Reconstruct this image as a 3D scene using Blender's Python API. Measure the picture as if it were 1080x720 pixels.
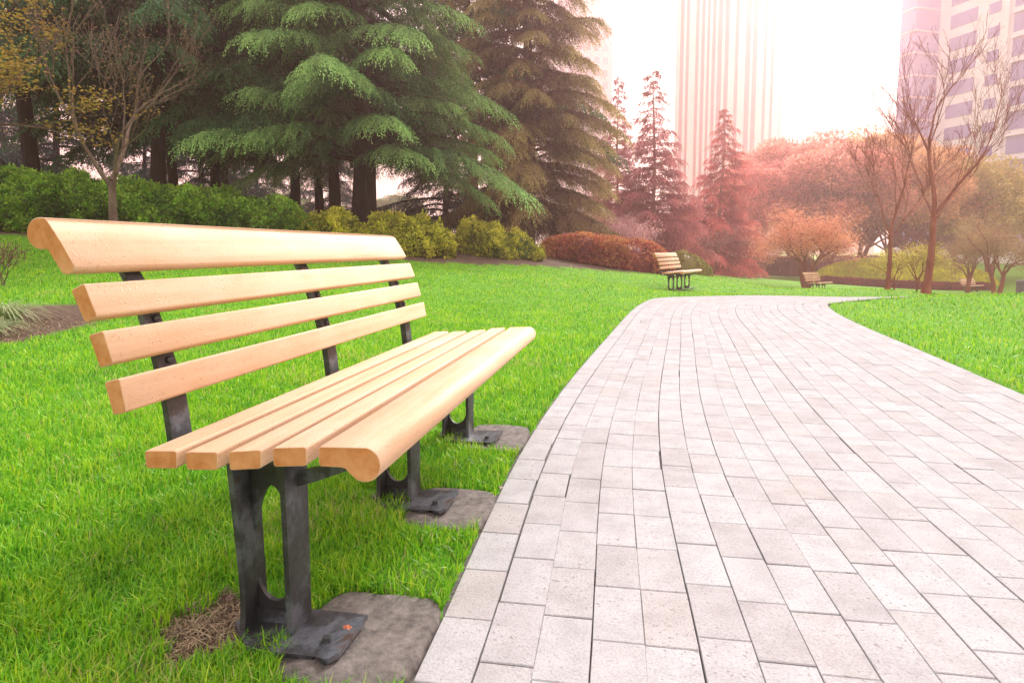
import bpy, bmesh, math, random
import numpy as np
from mathutils import Vector, Matrix, noise as mnoise

for _o in list(bpy.data.objects):
    bpy.data.objects.remove(_o)
S = bpy.context.scene
COL = S.collection
R = math.radians

# ------------------------------------------------------------------ camera
CAM_H = 0.80
PITCH = 5.293
YAW = 9.395          # the camera looks this far to the left of the bench's long axis (+Y)
cd = bpy.data.cameras.new('camera')
cam = bpy.data.objects.new('camera', cd)
COL.objects.link(cam)
cd.sensor_width = 36.0
cd.lens = 36.0 * 680.0 / 1080.0
cd.shift_y = -35.0 / 1080.0
cd.clip_start = 0.05
cd.clip_end = 3000
cam.location = (0, 0, CAM_H)
cam.rotation_euler = (R(90 - PITCH), 0, R(YAW))
S.camera = cam

# ------------------------------------------------------------------ sky and sun
SUN_AZ = 20.0        # degrees to the right of +Y
SUN_EL = 34.0
world = bpy.data.worlds.new('World')
S.world = world
world.use_nodes = True
wn = world.node_tree.nodes
wl = world.node_tree.links
wn.clear()
sky = wn.new('ShaderNodeTexSky')
sky.sky_type = 'NISHITA'
sky.sun_disc = False
sky.sun_elevation = R(SUN_EL)
sky.sun_rotation = R(SUN_AZ)
sky.altitude = 0
sky.air_density = 1.0
sky.dust_density = 5.0
sky.ozone_density = 1.0
veil = wn.new('ShaderNodeMix')      # thin even overcast over the blue
veil.data_type = 'RGBA'
veil.inputs['Factor'].default_value = 0.72
veil.inputs['B'].default_value = (9.5, 9.5, 9.6, 1)
bg = wn.new('ShaderNodeBackground')
bg.inputs['Strength'].default_value = 0.12
wo = wn.new('ShaderNodeOutputWorld')
wl.new(sky.outputs[0], veil.inputs['A'])
wl.new(veil.outputs['Result'], bg.inputs['Color'])
wl.new(bg.outputs[0], wo.inputs[0])

sd = bpy.data.lights.new('sun', 'SUN')
sd.energy = 4.0
sd.angle = R(12)
sd.color = (1.0, 0.97, 0.94)
sun = bpy.data.objects.new('sun', sd)
COL.objects.link(sun)
_d = Vector((math.sin(R(SUN_AZ)) * math.cos(R(SUN_EL)), math.cos(R(SUN_AZ)) * math.cos(R(SUN_EL)), math.sin(R(SUN_EL))))
sun.rotation_euler = _d.to_track_quat('Z', 'Y').to_euler()
sun.location = _d * 60

S.view_settings.view_transform = 'Standard'
S.view_settings.look = 'None'
S.view_settings.gamma = 1
S.view_settings.use_curve_mapping = False
S.view_settings.exposure = 1.12
S.render.engine = 'CYCLES'
S.cycles.max_bounces = 6
S.cycles.diffuse_bounces = 3
S.cycles.transmission_bounces = 4
S.cycles.glossy_bounces = 2
S.cycles.volume_bounces = 1
S.cycles.use_denoising = True
S.cycles.use_adaptive_sampling = True

# ------------------------------------------------------------------ site frame
_ry = R(YAW)
RT = np.array([math.cos(_ry), math.sin(_ry)])      # to the right
FW = np.array([-math.sin(_ry), math.cos(_ry)])     # ahead


def W(x, z):
    """metres to the right / metres ahead of the viewpoint -> world x, y"""
    return (x * RT[0] + z * FW[0], x * RT[1] + z * FW[1])


def C(px, z):
    return W((px - 540.0) / 680.0 * z, z)


def rng(seed):
    return np.random.default_rng(seed)


# ------------------------------------------------------------------ mesh helpers
def prop(o, label=None, cat=None, group=None, kind=None):
    if label: o['label'] = label
    if cat: o['category'] = cat
    if group: o['group'] = group
    if kind: o['kind'] = kind
    return o


def empty(name, loc, rz=0.0):
    o = bpy.data.objects.new(name, None)
    COL.objects.link(o)
    o.location = loc
    o.rotation_euler = (0, 0, rz)
    o.empty_display_size = 0.2
    return o


def link(name, me, mats, parent=None, loc=None):
    o = bpy.data.objects.new(name, me)
    COL.objects.link(o)
    for m in (mats if isinstance(mats, (list, tuple)) else [mats]):
        if m is not None:
            me.materials.append(m)
    if parent is not None:
        o.parent = parent
    if loc is not None:
        o.location = loc
    return o


def np_mesh(name, V, F, attrs=None, smooth=False, midx=None):
    """V: (n,3); F: list of arrays (each (m,3) or (m,4)); attrs: {name: (n,)}"""
    me = bpy.data.meshes.new(name)
    V = np.ascontiguousarray(V, dtype=np.float32)
    if not isinstance(F, (list, tuple)):
        F = [F]
    F = [np.asarray(f, dtype=np.int32) for f in F if len(f)]
    me.vertices.add(len(V))
    me.vertices.foreach_set('co', V.ravel())
    loops = np.concatenate([f.ravel() for f in F]) if F else np.zeros(0, np.int32)
    counts = np.concatenate([np.full(len(f), f.shape[1], np.int32) for f in F])
    starts = np.concatenate([[0], np.cumsum(counts)[:-1]]).astype(np.int32)
    me.loops.add(len(loops))
    me.loops.foreach_set('vertex_index', loops)
    me.polygons.add(len(counts))
    me.polygons.foreach_set('loop_start', starts)
    me.polygons.foreach_set('loop_total', counts)
    me.polygons.foreach_set('use_smooth', np.full(len(counts), bool(smooth)))
    if midx is not None:
        me.polygons.foreach_set('material_index', np.asarray(midx, np.int32))
    me.update(calc_edges=True)
    for k, a in (attrs or {}).items():
        at = me.attributes.new(k, 'FLOAT', 'POINT')
        at.data.foreach_set('value', np.ascontiguousarray(a, dtype=np.float32))
    return me


class Acc:
    """collects vertex / face arrays"""
    def __init__(self):
        self.V = []; self.F3 = []; self.F4 = []; self.A = {}; self.n = 0

    def add(self, V, F, **attrs):
        V = np.asarray(V, float); F = np.asarray(F, int)
        (self.F4 if F.shape[1] == 4 else self.F3).append(F + self.n)
        self.V.append(V)
        for k in ('rnd', 'tip'):
            a = attrs.get(k, 0.5 if k == 'rnd' else 0.0)
            self.A.setdefault(k, []).append(np.broadcast_to(np.asarray(a, float), (len(V),)))
        self.n += len(V)

    def mesh(self, name, smooth=False):
        F = []
        if self.F4: F.append(np.concatenate(self.F4))
        if self.F3: F.append(np.concatenate(self.F3))
        return np_mesh(name, np.concatenate(self.V), F, {k: np.concatenate(v) for k, v in self.A.items()}, smooth)


def tube(acc, pts, rad, seg=7, rnd=0.5, cap=True):
    pts = np.asarray(pts, float); n = len(pts)
    rad = np.broadcast_to(np.asarray(rad, float), (n,))
    T = np.gradient(pts, axis=0)
    T /= np.linalg.norm(T, axis=1)[:, None] + 1e-9
    ref = np.array([0.31, 0.17, 0.93]) if abs(T[0][2]) < 0.8 else np.array([0.97, 0.11, 0.05])
    A = np.cross(T, ref); A /= np.linalg.norm(A, axis=1)[:, None] + 1e-9
    B = np.cross(T, A)
    th = np.arange(seg) * 2 * np.pi / seg
    V = pts[:, None, :] + rad[:, None, None] * (np.cos(th)[None, :, None] * A[:, None, :] + np.sin(th)[None, :, None] * B[:, None, :])
    V = V.reshape(-1, 3)
    i = np.arange(n - 1)[:, None] * seg; j = np.arange(seg)[None, :]; j2 = (j + 1) % seg
    F = np.stack([i + j, i + j2, i + seg + j2, i + seg + j], -1).reshape(-1, 4)
    acc.add(V, F, rnd=rnd)
    if cap:
        for base, order in ((0, -1), (n - 1, 1)):
            c = pts[base]
            Vc = np.vstack([V[base * seg:(base + 1) * seg], c])
            Fc = np.stack([np.arange(seg), (np.arange(seg) + 1) % seg, np.full(seg, seg)], -1)[:, ::order]
            acc.add(Vc, Fc, rnd=rnd)


def unit(a):
    return a / (np.linalg.norm(a, axis=-1, keepdims=True) + 1e-9)


def cards(acc, P, D, L, Wd, g, rnd=None, tip=0.0, curl=0.12, mid=0.5):
    """leaf blades: start P, axis D, length L, width Wd; a rhomb, lightly folded"""
    n = len(P)
    D = unit(D)
    U = unit(np.cross(D, g.normal(size=(n, 3))))
    N = np.cross(U, D)
    L = np.broadcast_to(np.asarray(L, float), (n,))[:, None]
    Wd = np.broadcast_to(np.asarray(Wd, float), (n,))[:, None]
    m = P + D * L * mid - N * L * curl
    V = np.stack([P, m + U * Wd * 0.5, P + D * L, m - U * Wd * 0.5], 1).reshape(-1, 3)
    F = np.arange(n * 4).reshape(n, 4)
    if rnd is None:
        rnd = g.random(n)
    acc.add(V, F, rnd=np.repeat(np.broadcast_to(rnd, (n,)), 4), tip=np.repeat(np.broadcast_to(tip, (n,)), 4))


def lump(P, s, seed=0.0):
    """cheap smooth noise, about -1..1"""
    x, y, z = P[..., 0] / s + seed * 1.7, P[..., 1] / s + seed * 3.1, P[..., 2] / s - seed * 2.3
    return (np.sin(x * 2.1 + 1.3 * np.sin(y * 1.7 + z)) + np.sin(y * 2.7 + 1.1 * np.sin(z * 1.9 + x * 1.3)) +
            np.sin(z * 2.3 + 1.2 * np.sin(x * 1.5 + y * 0.7))) / 3.0


def box(bm, x0, x1, y0, y1, z0, z1, bev=0.0, mi=0):
    vs = [bm.verts.new(p) for p in ((x0, y0, z0), (x1, y0, z0), (x1, y1, z0), (x0, y1, z0), (x0, y0, z1), (x1, y0, z1), (x1, y1, z1), (x0, y1, z1))]
    fs = [bm.faces.new([vs[i] for i in q]) for q in ((0, 3, 2, 1), (4, 5, 6, 7), (0, 1, 5, 4), (1, 2, 6, 5), (2, 3, 7, 6), (3, 0, 4, 7))]
    for f in fs: f.material_index = mi
    if bev > 0:
        es = list({e for f in fs for e in f.edges})
        bmesh.ops.bevel(bm, geom=es, offset=bev, segments=2, affect='EDGES', profile=0.6)
    return vs


def bm_obj(name, bm, mats, parent=None, loc=None, smooth=False):
    me = bpy.data.meshes.new(name)
    bmesh.ops.recalc_face_normals(bm, faces=bm.faces)
    bm.to_mesh(me); bm.free()
    if smooth:
        for p in me.polygons: p.use_smooth = True
    return link(name, me, mats, parent, loc)


def copy_tree(o, parent=None):
    c = o.copy(); COL.objects.link(c)
    c.parent = parent
    for ch in o.children:
        copy_tree(ch, c)
    return c


# ------------------------------------------------------------------ materials
def mat(name):
    m = bpy.data.materials.new(name); m.use_nodes = True
    nt = m.node_tree; nt.nodes.clear()
    out = nt.nodes.new('ShaderNodeOutputMaterial')
    return m, nt, out


class NT:
    def __init__(self, nt): self.nt = nt
    def n(self, t, **kw):
        nd = self.nt.nodes.new(t)
        for k, v in kw.items(): setattr(nd, k, v)
        return nd
    def l(self, a, b): self.nt.links.new(a, b)
    def attr(self, name):
        return self.n('ShaderNodeAttribute', attribute_name=name).outputs['Fac']
    def noise(self, scale, detail=4, rough=0.55, vec=None, w=None):
        nd = self.n('ShaderNodeTexNoise'); nd.inputs['Scale'].default_value = scale
        nd.inputs['Detail'].default_value = detail; nd.inputs['Roughness'].default_value = rough
        if vec is not None: self.l(vec, nd.inputs['Vector'])
        return nd.outputs['Fac']
    def ramp(self, fac, stops):
        nd = self.n('ShaderNodeValToRGB')
        el = nd.color_ramp.elements
        while len(el) < len(stops): el.new(0.5)
        for e, (p, c) in zip(el, stops):
            e.position = p; e.color = (*c, 1) if len(c) == 3 else c
        self.l(fac, nd.inputs[0])
        return nd.outputs['Color']
    def mix(self, fac, a, b, mode='MIX'):
        nd = self.n('ShaderNodeMix', data_type='RGBA', blend_type=mode)
        for s, v in (('Factor', fac), ('A', a), ('B', b)):
            if isinstance(v, (int, float)): nd.inputs[s].default_value = v
            elif isinstance(v, tuple): nd.inputs[s].default_value = (*v, 1) if len(v) == 3 else v
            else: self.l(v, nd.inputs[s])
        return nd.outputs['Result']
    def math(self, op, a, b=0.0):
        nd = self.n('ShaderNodeMath', operation=op)
        for i, v in enumerate((a, b)):
            if isinstance(v, (int, float)): nd.inputs[i].default_value = v
            else: self.l(v, nd.inputs[i])
        return nd.outputs[0]
    def pos(self, obj=True):
        t = self.n('ShaderNodeTexCoord')
        return t.outputs['Object']
    def bump(self, h, strength=0.3, dist=0.01):
        nd = self.n('ShaderNodeBump'); nd.inputs['Strength'].default_value = strength
        nd.inputs['Distance'].default_value = dist
        self.l(h, nd.inputs['Height'])
        return nd.outputs['Normal']
    def pbr(self, out, col, rough=0.6, bump=None, spec=0.5, metal=0.0):
        p = self.n('ShaderNodeBsdfPrincipled')
        for s, v in (('Base Color', col), ('Roughness', rough), ('Metallic', metal)):
            if isinstance(v, (int, float)): p.inputs[s].default_value = v
            elif isinstance(v, tuple): p.inputs[s].default_value = (*v, 1)
            else: self.l(v, p.inputs[s])
        p.inputs['Specular IOR Level'].default_value = spec
        if bump is not None: self.l(bump, p.inputs['Normal'])
        self.l(p.outputs[0], out.inputs[0])
        return p


def leaf_mat(name, dark, light, tip=None, trans=0.3, obj_tint=False, rough=0.55):
    m, nt, out = mat(name); q = NT(nt)
    c = q.ramp(q.attr('rnd'), [(0.0, dark), (1.0, light)])
    if tip is not None:
        c = q.mix(q.attr('tip'), c, tip)
    big = q.noise(0.9, 3, vec=q.pos())
    c = q.mix(0.55, c, q.ramp(big, [(0.3, (0.55, 0.55, 0.55)), (0.7, (1.35, 1.35, 1.35))]), 'MULTIPLY')
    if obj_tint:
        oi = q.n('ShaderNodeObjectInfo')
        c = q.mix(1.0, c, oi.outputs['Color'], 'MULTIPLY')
    p = q.pbr(out, c, rough, spec=0.3)
    t = q.n('ShaderNodeBsdfTranslucent'); q.l(c, t.inputs[0])
    mx = q.n('ShaderNodeMixShader'); mx.inputs[0].default_value = trans
    q.l(p.outputs[0], mx.inputs[1]); q.l(t.outputs[0], mx.inputs[2]); q.l(mx.outputs[0], out.inputs[0])
    return m


def bark_mat(name, a, b, scale=6.0):
    m, nt, out = mat(name); q = NT(nt)
    mp = q.n('ShaderNodeMapping'); mp.inputs['Scale'].default_value = (1, 1, 0.25)
    q.l(q.pos(), mp.inputs[0])
    f = q.noise(scale, 6, 0.65, mp.outputs[0])
    c = q.ramp(f, [(0.3, a), (0.7, b)])
    q.pbr(out, c, 0.9, q.bump(f, 0.9, 0.03), spec=0.2)
    return m


def simple(name, col, rough=0.6, metal=0.0, nscale=8.0, amt=0.15, bump=0.1, spec=0.5):
    m, nt, out = mat(name); q = NT(nt)
    f = q.noise(nscale, 5, 0.6, q.pos())
    lo = tuple(c * (1 - amt) for c in col); hi = tuple(min(1, c * (1 + amt)) for c in col)
    q.pbr(out, q.ramp(f, [(0.3, lo), (0.7, hi)]), rough, q.bump(f, bump, 0.005), spec=spec, metal=metal)
    return m


def slat_mat():
    m, nt, out = mat('tan_composite_timber'); q = NT(nt)
    mp = q.n('ShaderNodeMapping'); mp.inputs['Scale'].default_value = (30, 1.6, 30)
    q.l(q.pos(), mp.inputs[0])
    f = q.noise(1.0, 6, 0.65, mp.outputs[0])
    g = q.noise(3.0, 4, 0.6, q.pos())
    c = q.ramp(f, [(0.25, (0.50, 0.30, 0.165)), (0.5, (0.61, 0.39, 0.235)), (0.75, (0.69, 0.47, 0.31))])
    c = q.mix(q.ramp(g, [(0.45, (0, 0, 0)), (0.7, (0.5, 0.5, 0.5))]), c, (0.66, 0.50, 0.37))
    sp = q.noise(130, 3, 0.6, q.pos())
    c = q.mix(q.ramp(sp, [(0.60, (0, 0, 0)), (0.70, (0.5, 0.5, 0.5))]), c, (0.34, 0.18, 0.09))
    # rain beads: small raised domes
    v = q.n('ShaderNodeTexVoronoi'); v.inputs['Scale'].default_value = 115
    q.l(q.pos(), v.inputs['Vector'])
    bead = q.ramp(v.outputs['Distance'], [(0.12, (1, 1, 1)), (0.30, (0, 0, 0))])
    wet = q.noise(7.0, 4, 0.6, q.pos())
    wetm = q.ramp(wet, [(0.42, (0, 0, 0)), (0.62, (1, 1, 1))])
    bead = q.mix(1.0, bead, wetm, 'MULTIPLY')
    h = q.math('ADD', q.math('MULTIPLY', bead, 0.9), q.math('MULTIPLY', f, 0.35))
    rough = q.math('SUBTRACT', 0.66, q.math('MULTIPLY', bead, 0.35))
    q.pbr(out, c, rough, q.bump(h, 0.5, 0.002), spec=0.5)
    return m


def slat_end_mat():
    m, nt, out = mat('cut_composite_end'); q = NT(nt)
    f = q.noise(60, 5, 0.7, q.pos()); g = q.noise(14, 3, 0.6, q.pos())
    c = q.ramp(f, [(0.3, (0.42, 0.16, 0.045)), (0.7, (0.56, 0.245, 0.085))])
    c = q.mix(q.ramp(g, [(0.4, (0, 0, 0)), (0.75, (0.6, 0.6, 0.6))]), c, (0.70, 0.42, 0.22))
    q.pbr(out, c, 0.7, q.bump(f, 0.3, 0.003), spec=0.3)
    return m


def iron_mat():
    m, nt, out = mat('weathered_black_cast_iron'); q = NT(nt)
    f = q.noise(9, 7, 0.7, q.pos()); g = q.noise(120, 3, 0.6, q.pos())
    c = q.ramp(f, [(0.32, (0.014, 0.014, 0.016)), (0.50, (0.035, 0.036, 0.040)), (0.60, (0.10, 0.115, 0.135)), (0.68, (0.075, 0.045, 0.032)), (0.78, (0.03, 0.028, 0.028))])
    r = q.ramp(f, [(0.3, (0.6, 0.6, 0.6)), (0.7, (0.32, 0.32, 0.32))])
    q.pbr(out, c, r, q.bump(q.math('ADD', f, q.math('MULTIPLY', g, 0.5)), 0.45, 0.004), spec=0.5)
    return m


def paver_mat():
    m, nt, out = mat('grey_pink_paving_brick'); q = NT(nt)
    rn = q.attr('rnd')
    p = q.pos()
    base = q.ramp(rn, [(0.0, (0.33, 0.33, 0.33)), (0.35, (0.36, 0.368, 0.372)), (0.7, (0.37, 0.385, 0.39)), (1.0, (0.35, 0.345, 0.34))])
    blot = q.noise(9, 5, 0.65, p)
    c = q.mix(0.5, base, q.ramp(blot, [(0.3, (0.66, 0.64, 0.62)), (0.55, (1, 1, 1)), (0.72, (1.14, 1.14, 1.14))]), 'MULTIPLY')
    grain = q.noise(170, 3, 0.7, p)
    c = q.mix(0.7, c, q.ramp(grain, [(0.32, (0.72, 0.69, 0.67)), (0.5, (1, 1, 1)), (0.7, (1.12, 1.12, 1.12))]), 'MULTIPLY')
    sp = q.noise(75, 3, 0.6, p)
    patch = q.noise(4.5, 3, 0.6, p)
    spots = q.mix(1.0, q.ramp(sp, [(0.60, (0, 0, 0)), (0.68, (1, 1, 1))]), q.ramp(patch, [(0.38, (0.1, 0.1, 0.1)), (0.62, (1, 1, 1))]), 'MULTIPLY')
    c = q.mix(q.math('MULTIPLY', spots, 0.6), c, (0.16, 0.125, 0.10))
    h = q.math('SUBTRACT', q.math('ADD', grain, q.math('MULTIPLY', blot, 0.6)), q.math('MULTIPLY', spots, 0.8))
    q.pbr(out, c, 0.92, q.bump(h, 0.5, 0.0035), spec=0.12)
    return m


def ground_mat():
    m, nt, out = mat('lawn_soil'); q = NT(nt)
    p = q.pos()
    f = q.noise(30, 6, 0.7, p); g = q.noise(1.3, 4, 0.6, p); fine = q.noise(140, 3, 0.7, p)
    lawn = q.ramp(f, [(0.3, (0.06, 0.20, 0.014)), (0.7, (0.17, 0.42, 0.03))])
    lawn = q.mix(0.6, lawn, q.ramp(g, [(0.3, (0.75, 0.85, 0.7)), (0.7, (1.25, 1.1, 1.0))]), 'MULTIPLY')
    soil = q.ramp(f, [(0.3, (0.05, 0.032, 0.022)), (0.7, (0.16, 0.11, 0.08))])
    c = q.mix(q.attr('soil'), lawn, soil)
    q.pbr(out, c, 0.95, q.bump(q.math('ADD', f, q.math('MULTIPLY', fine, 0.5)), 0.8, 0.02), spec=0.15)
    return m


def grass_mat():
    m, nt, out = mat('lawn_grass'); q = NT(nt)
    rn = q.attr('rnd'); tip = q.attr('tip')
    c = q.ramp(rn, [(0.0, (0.025, 0.16, 0.010)), (0.35, (0.095, 0.37, 0.012)), (0.65, (0.28, 0.56, 0.016)), (0.93, (0.50, 0.65, 0.035)), (0.97, (0.50, 0.42, 0.20)), (1.0, (0.55, 0.43, 0.24))])
    t = q.n('ShaderNodeTexCoord')
    g = q.noise(0.8, 4, 0.6, t.outputs['Object'])
    c = q.mix(0.5, c, q.ramp(g, [(0.3, (0.55, 0.75, 0.8)), (0.7, (1.45, 1.2, 0.9))]), 'MULTIPLY')
    c = q.mix(q.math('MULTIPLY', tip, 0.35), c, (0.32, 0.66, 0.04))
    p = q.pbr(out, c, 0.45, spec=0.35)
    tr = q.n('ShaderNodeBsdfTranslucent'); q.l(c, tr.inputs[0])
    mx = q.n('ShaderNodeMixShader'); mx.inputs[0].default_value = 0.4
    q.l(p.outputs[0], mx.inputs[1]); q.l(tr.outputs[0], mx.inputs[2]); q.l(mx.outputs[0], out.inputs[0])
    return m


M_SLAT = slat_mat(); M_END = slat_end_mat(); M_IRON = iron_mat(); M_PAVE = paver_mat()
M_GROUND = ground_mat(); M_GRASS = grass_mat()
M_PAD = simple('dark_damp_concrete', (0.115, 0.103, 0.092), 0.8, nscale=34, amt=0.55, bump=1.0, spec=0.35)
M_BED = simple('sand_bed', (0.10, 0.09, 0.08), 0.95, nscale=60, amt=0.4, bump=0.4)
M_STEEL = simple('dull_steel', (0.32, 0.32, 0.33), 0.4, 0.8, nscale=80)
M_BARK_D = bark_mat('dark_cedar_bark', (0.008, 0.007, 0.006), (0.032, 0.026, 0.022))
M_BARK_B = bark_mat('brown_bark', (0.07, 0.045, 0.035), (0.17, 0.11, 0.085), 9)
M_BARK_G = bark_mat('grey_brown_bark', (0.10, 0.065, 0.052), (0.22, 0.16, 0.13), 9)
M_BARK_R = bark_mat('reddish_bark', (0.17, 0.05, 0.036), (0.34, 0.12, 0.085), 9)
M_BARK_P = bark_mat('pinkish_bark', (0.26, 0.11, 0.09), (0.44, 0.22, 0.18), 9)
L_CEDAR = leaf_mat('cedar_needles', (0.006, 0.040, 0.010), (0.035, 0.17, 0.038), (0.46, 0.76, 0.24), 0.3)
L_CEDAR_D = leaf_mat('dark_cedar_needles', (0.005, 0.024, 0.012), (0.018, 0.070, 0.026), (0.08, 0.22, 0.07), 0.15)
L_CEDAR_B = leaf_mat('blue_grey_needles', (0.010, 0.024, 0.022), (0.035, 0.065, 0.058), (0.07, 0.12, 0.10), 0.2)
L_CEDAR_R = leaf_mat('russet_cedar_needles', (0.040, 0.026, 0.012), (0.20, 0.11, 0.055), (0.56, 0.46, 0.17), 0.3)
L_FIR = leaf_mat('mauve_flare_needles', (0.17, 0.05, 0.055), (0.40, 0.12, 0.12), (0.60, 0.24, 0.22), 0.4, True)  # reddish flare light put into the needle colour
L_BANK = leaf_mat('dark_evergreen_leaf', (0.010, 0.06, 0.006), (0.17, 0.42, 0.030), (0.42, 0.65, 0.06), 0.25)
L_LIME = leaf_mat('lime_leaf', (0.05, 0.10, 0.008), (0.60, 0.62, 0.035), (0.85, 0.78, 0.09), 0.25)
L_RED = leaf_mat('red_hedge_leaf', (0.16, 0.024, 0.020), (0.62, 0.12, 0.08), (0.85, 0.52, 0.18), 0.25)
L_GOLD = leaf_mat('golden_maple_leaf', (0.26, 0.15, 0.02), (0.50, 0.33, 0.06), (0.38, 0.36, 0.07), 0.4)
L_BUD = leaf_mat('russet_bud', (0.17, 0.10, 0.05), (0.32, 0.20, 0.11), None, 0.3)
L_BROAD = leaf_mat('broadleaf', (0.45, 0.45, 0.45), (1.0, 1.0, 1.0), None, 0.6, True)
L_PINK = leaf_mat('pink_blossom', (0.45, 0.20, 0.20), (0.80, 0.52, 0.52), None, 0.4)
L_YEL = leaf_mat('young_yellow_leaf', (0.42, 0.36, 0.05), (0.68, 0.58, 0.16), None, 0.4)
L_STRAP = leaf_mat('strap_leaf', (0.12, 0.24, 0.06), (0.38, 0.46, 0.20), (0.55, 0.58, 0.35), 0.3)

# ------------------------------------------------------------------ terrain
CP = []
for zz in (-12, -5, 0, 1.5):
    for xx in (-6, -2, 0, 3, 8): CP.append((xx, zz, 0.0))
for zz in (3, 6, 9):
    for xx in (-0.8, 1.5, 4): CP.append((xx, zz, 0.0))
CP += [(-3.5, 4.6, 0.10), (-7, 5, 0.25), (-3, 9, 0.34), (-8, 9, 0.62), (-14, 5, 0.4),
       (-9.5, 12, 1.05), (-6, 12.2, 0.80), (-2, 14, 0.53), (0.5, 16, 0.40), (3.9, 18, 0.09), (3.8, 14.4, -0.15),
       (1.2, 11.5, 0.12), (6, 24, 0.0), (2.9, 11.2, -0.02), (4.9, 11.6, -0.05), (6.5, 11.9, -0.18), (8.2, 12.0, -0.28), (11, 12.3, -0.32), (6.3, 9.0, 0.13), (9.5, 9.6, 0.18), (13, 10.0, 0.17), (7.5, 6, 0.02),
       (8.7, 14.5, -0.17), (12.9, 27, -1.06), (8, 20, -0.55), (21, 30, -1.27), (31, 43, -2.1), (30, 55, -2.05), (12, 43, -0.75), (9, 33, -0.45),
       (24, 50, -1.9), (60, 60, -2.2), (60, 110, -1.8), (20, 80, -1.5), (-10, 17, 1.55), (-4, 18, 1.35), (0, 22, 0.8), (-14, 14, 1.5),
       (-20, 30, 1.0), (-5, 35, 0.7), (5, 45, -0.2), (-25, 60, 0.6), (0, 90, -0.6), (17, 12.6, -0.3), (20, 15, -0.5), (40, 20, -1.5),
       (-25, 10, 1.2), (-25, -5, 0.3), (25, -5, -0.1)]
for a in range(0, 360, 30):
    CP.append((160 * math.cos(R(a)), 160 * math.sin(R(a)), -1.2))
CP = np.array(CP, float)
CW = CP[:, 0:1] * RT[None] + CP[:, 1:2] * FW[None]
_c2 = 1.5


def _phi(d2): return -np.sqrt(d2 + _c2 ** 2)


_d2 = ((CW[:, None] - CW[None]) ** 2).sum(-1)
_n = len(CP)
_A = np.zeros((_n + 1, _n + 1))
_A[:_n, :_n] = _phi(_d2) + np.eye(_n) * -0.02
_A[:_n, _n] = 1; _A[_n, :_n] = 1
_sol = np.linalg.solve(_A, np.concatenate([CP[:, 2], [0]]))


def hfun(x, y):
    x = np.asarray(x, float); y = np.asarray(y, float)
    sh = x.shape
    P = np.stack([x.ravel(), y.ravel()], 1)
    out = np.empty(len(P))
    for i in range(0, len(P), 40000):
        q = P[i:i + 40000]
        d2 = ((q[:, None] - CW[None]) ** 2).sum(-1)
        out[i:i + 40000] = _phi(d2) @ _sol[:_n] + _sol[_n]
    r = np.hypot(P[:, 0], P[:, 1])
    k = np.clip((r - 140) / 80, 0, 1)
    return (out * (1 - k) - 1.2 * k).reshape(sh)


def H(p): return float(hfun(p[0], p[1]))


# left (outer) edge of the path, metres right / ahead of the viewpoint
EDGE = np.array([(-0.95, -6), (-0.62, -3), (-0.36, 0), (-0.171, 1.19), (-0.12, 1.53), (-0.055, 1.957), (0.066, 2.63), (0.318, 3.73), (0.83, 5.67),
                 (1.56, 8.37), (2.25, 10.2), (2.85, 10.95), (3.7, 11.5), (5.0, 11.85), (7.0, 12.1), (10.0, 12.4), (15.0, 12.8), (22.0, 13.8)])


def catmull(P, k=14):
    P = np.vstack([2 * P[0] - P[1], P, 2 * P[-1] - P[-2]])
    out = []
    for i in range(1, len(P) - 2):
        p0, p1, p2, p3 = P[i - 1], P[i], P[i + 1], P[i + 2]
        for t in np.linspace(0, 1, k, endpoint=False):
            out.append(0.5 * ((2 * p1) + (-p0 + p2) * t + (2 * p0 - 5 * p1 + 4 * p2 - p3) * t * t + (-p0 + 3 * p1 - 3 * p2 + p3) * t ** 3))
    out.append(P[-2])
    return np.array(out)


E1 = catmull(EDGE)
_seg = np.linalg.norm(np.diff(E1, axis=0), axis=1)
_s = np.concatenate([[0], np.cumsum(_seg)])
_S = np.arange(0, _s[-1], 0.1)
E2 = np.stack([np.interp(_S, _s, E1[:, 0]), np.interp(_S, _s, E1[:, 1])], 1)
for _ in range(6):      # smooth kinks
    E2[1:-1] = (E2[:-2] + 2 * E2[1:-1] + E2[2:]) / 4
EW = E2[:, 0:1] * RT[None] + E2[:, 1:2] * FW[None]        # world xy
ET = unit(np.gradient(EW, axis=0))
EN = np.stack([ET[:, 1], -ET[:, 0]], 1)                    # to the right of travel
NCOL = 23
TW = 0.1075
PATH_W = NCOL * TW


def path_t(x, y):
    """lateral distance right of the outer edge (positive = towards the path)"""
    P = np.stack([np.ravel(x), np.ravel(y)], 1)
    out = np.empty(len(P))
    for i in range(0, len(P), 20000):
        q = P[i:i + 20000]
        d = q[:, None] - EW[None, ::2]
        k = (d ** 2).sum(-1).argmin(1)
        dd = q - EW[::2][k]
        lat = (dd * EN[::2][k]).sum(1); lon = np.abs((dd * ET[::2][k]).sum(1))
        lat[lon > 0.6] = -9
        out[i:i + 20000] = lat
    return out.reshape(np.shape(x))


# bench feet pads (world coordinates, metres): centre x, centre y, half width, half depth
PADS = [(-0.505, 1.19, 0.135, 0.165), (-0.50, 1.86, 0.125, 0.16), (-0.50, 2.62, 0.13, 0.19)]


def in_pad(x, y, grow=0.0):
    r = np.zeros(np.shape(x), bool)
    for cx, cy, a, b in PADS:
        r |= (np.abs((x - cx) / (a + grow)) ** 4 + np.abs((y - cy) / (b + grow)) ** 4) < 1
    return r


# planting-bed outlines, in metres right / ahead
def site(x, y):
    return x * RT[0] + y * RT[1], x * FW[0] + y * FW[1]


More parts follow.
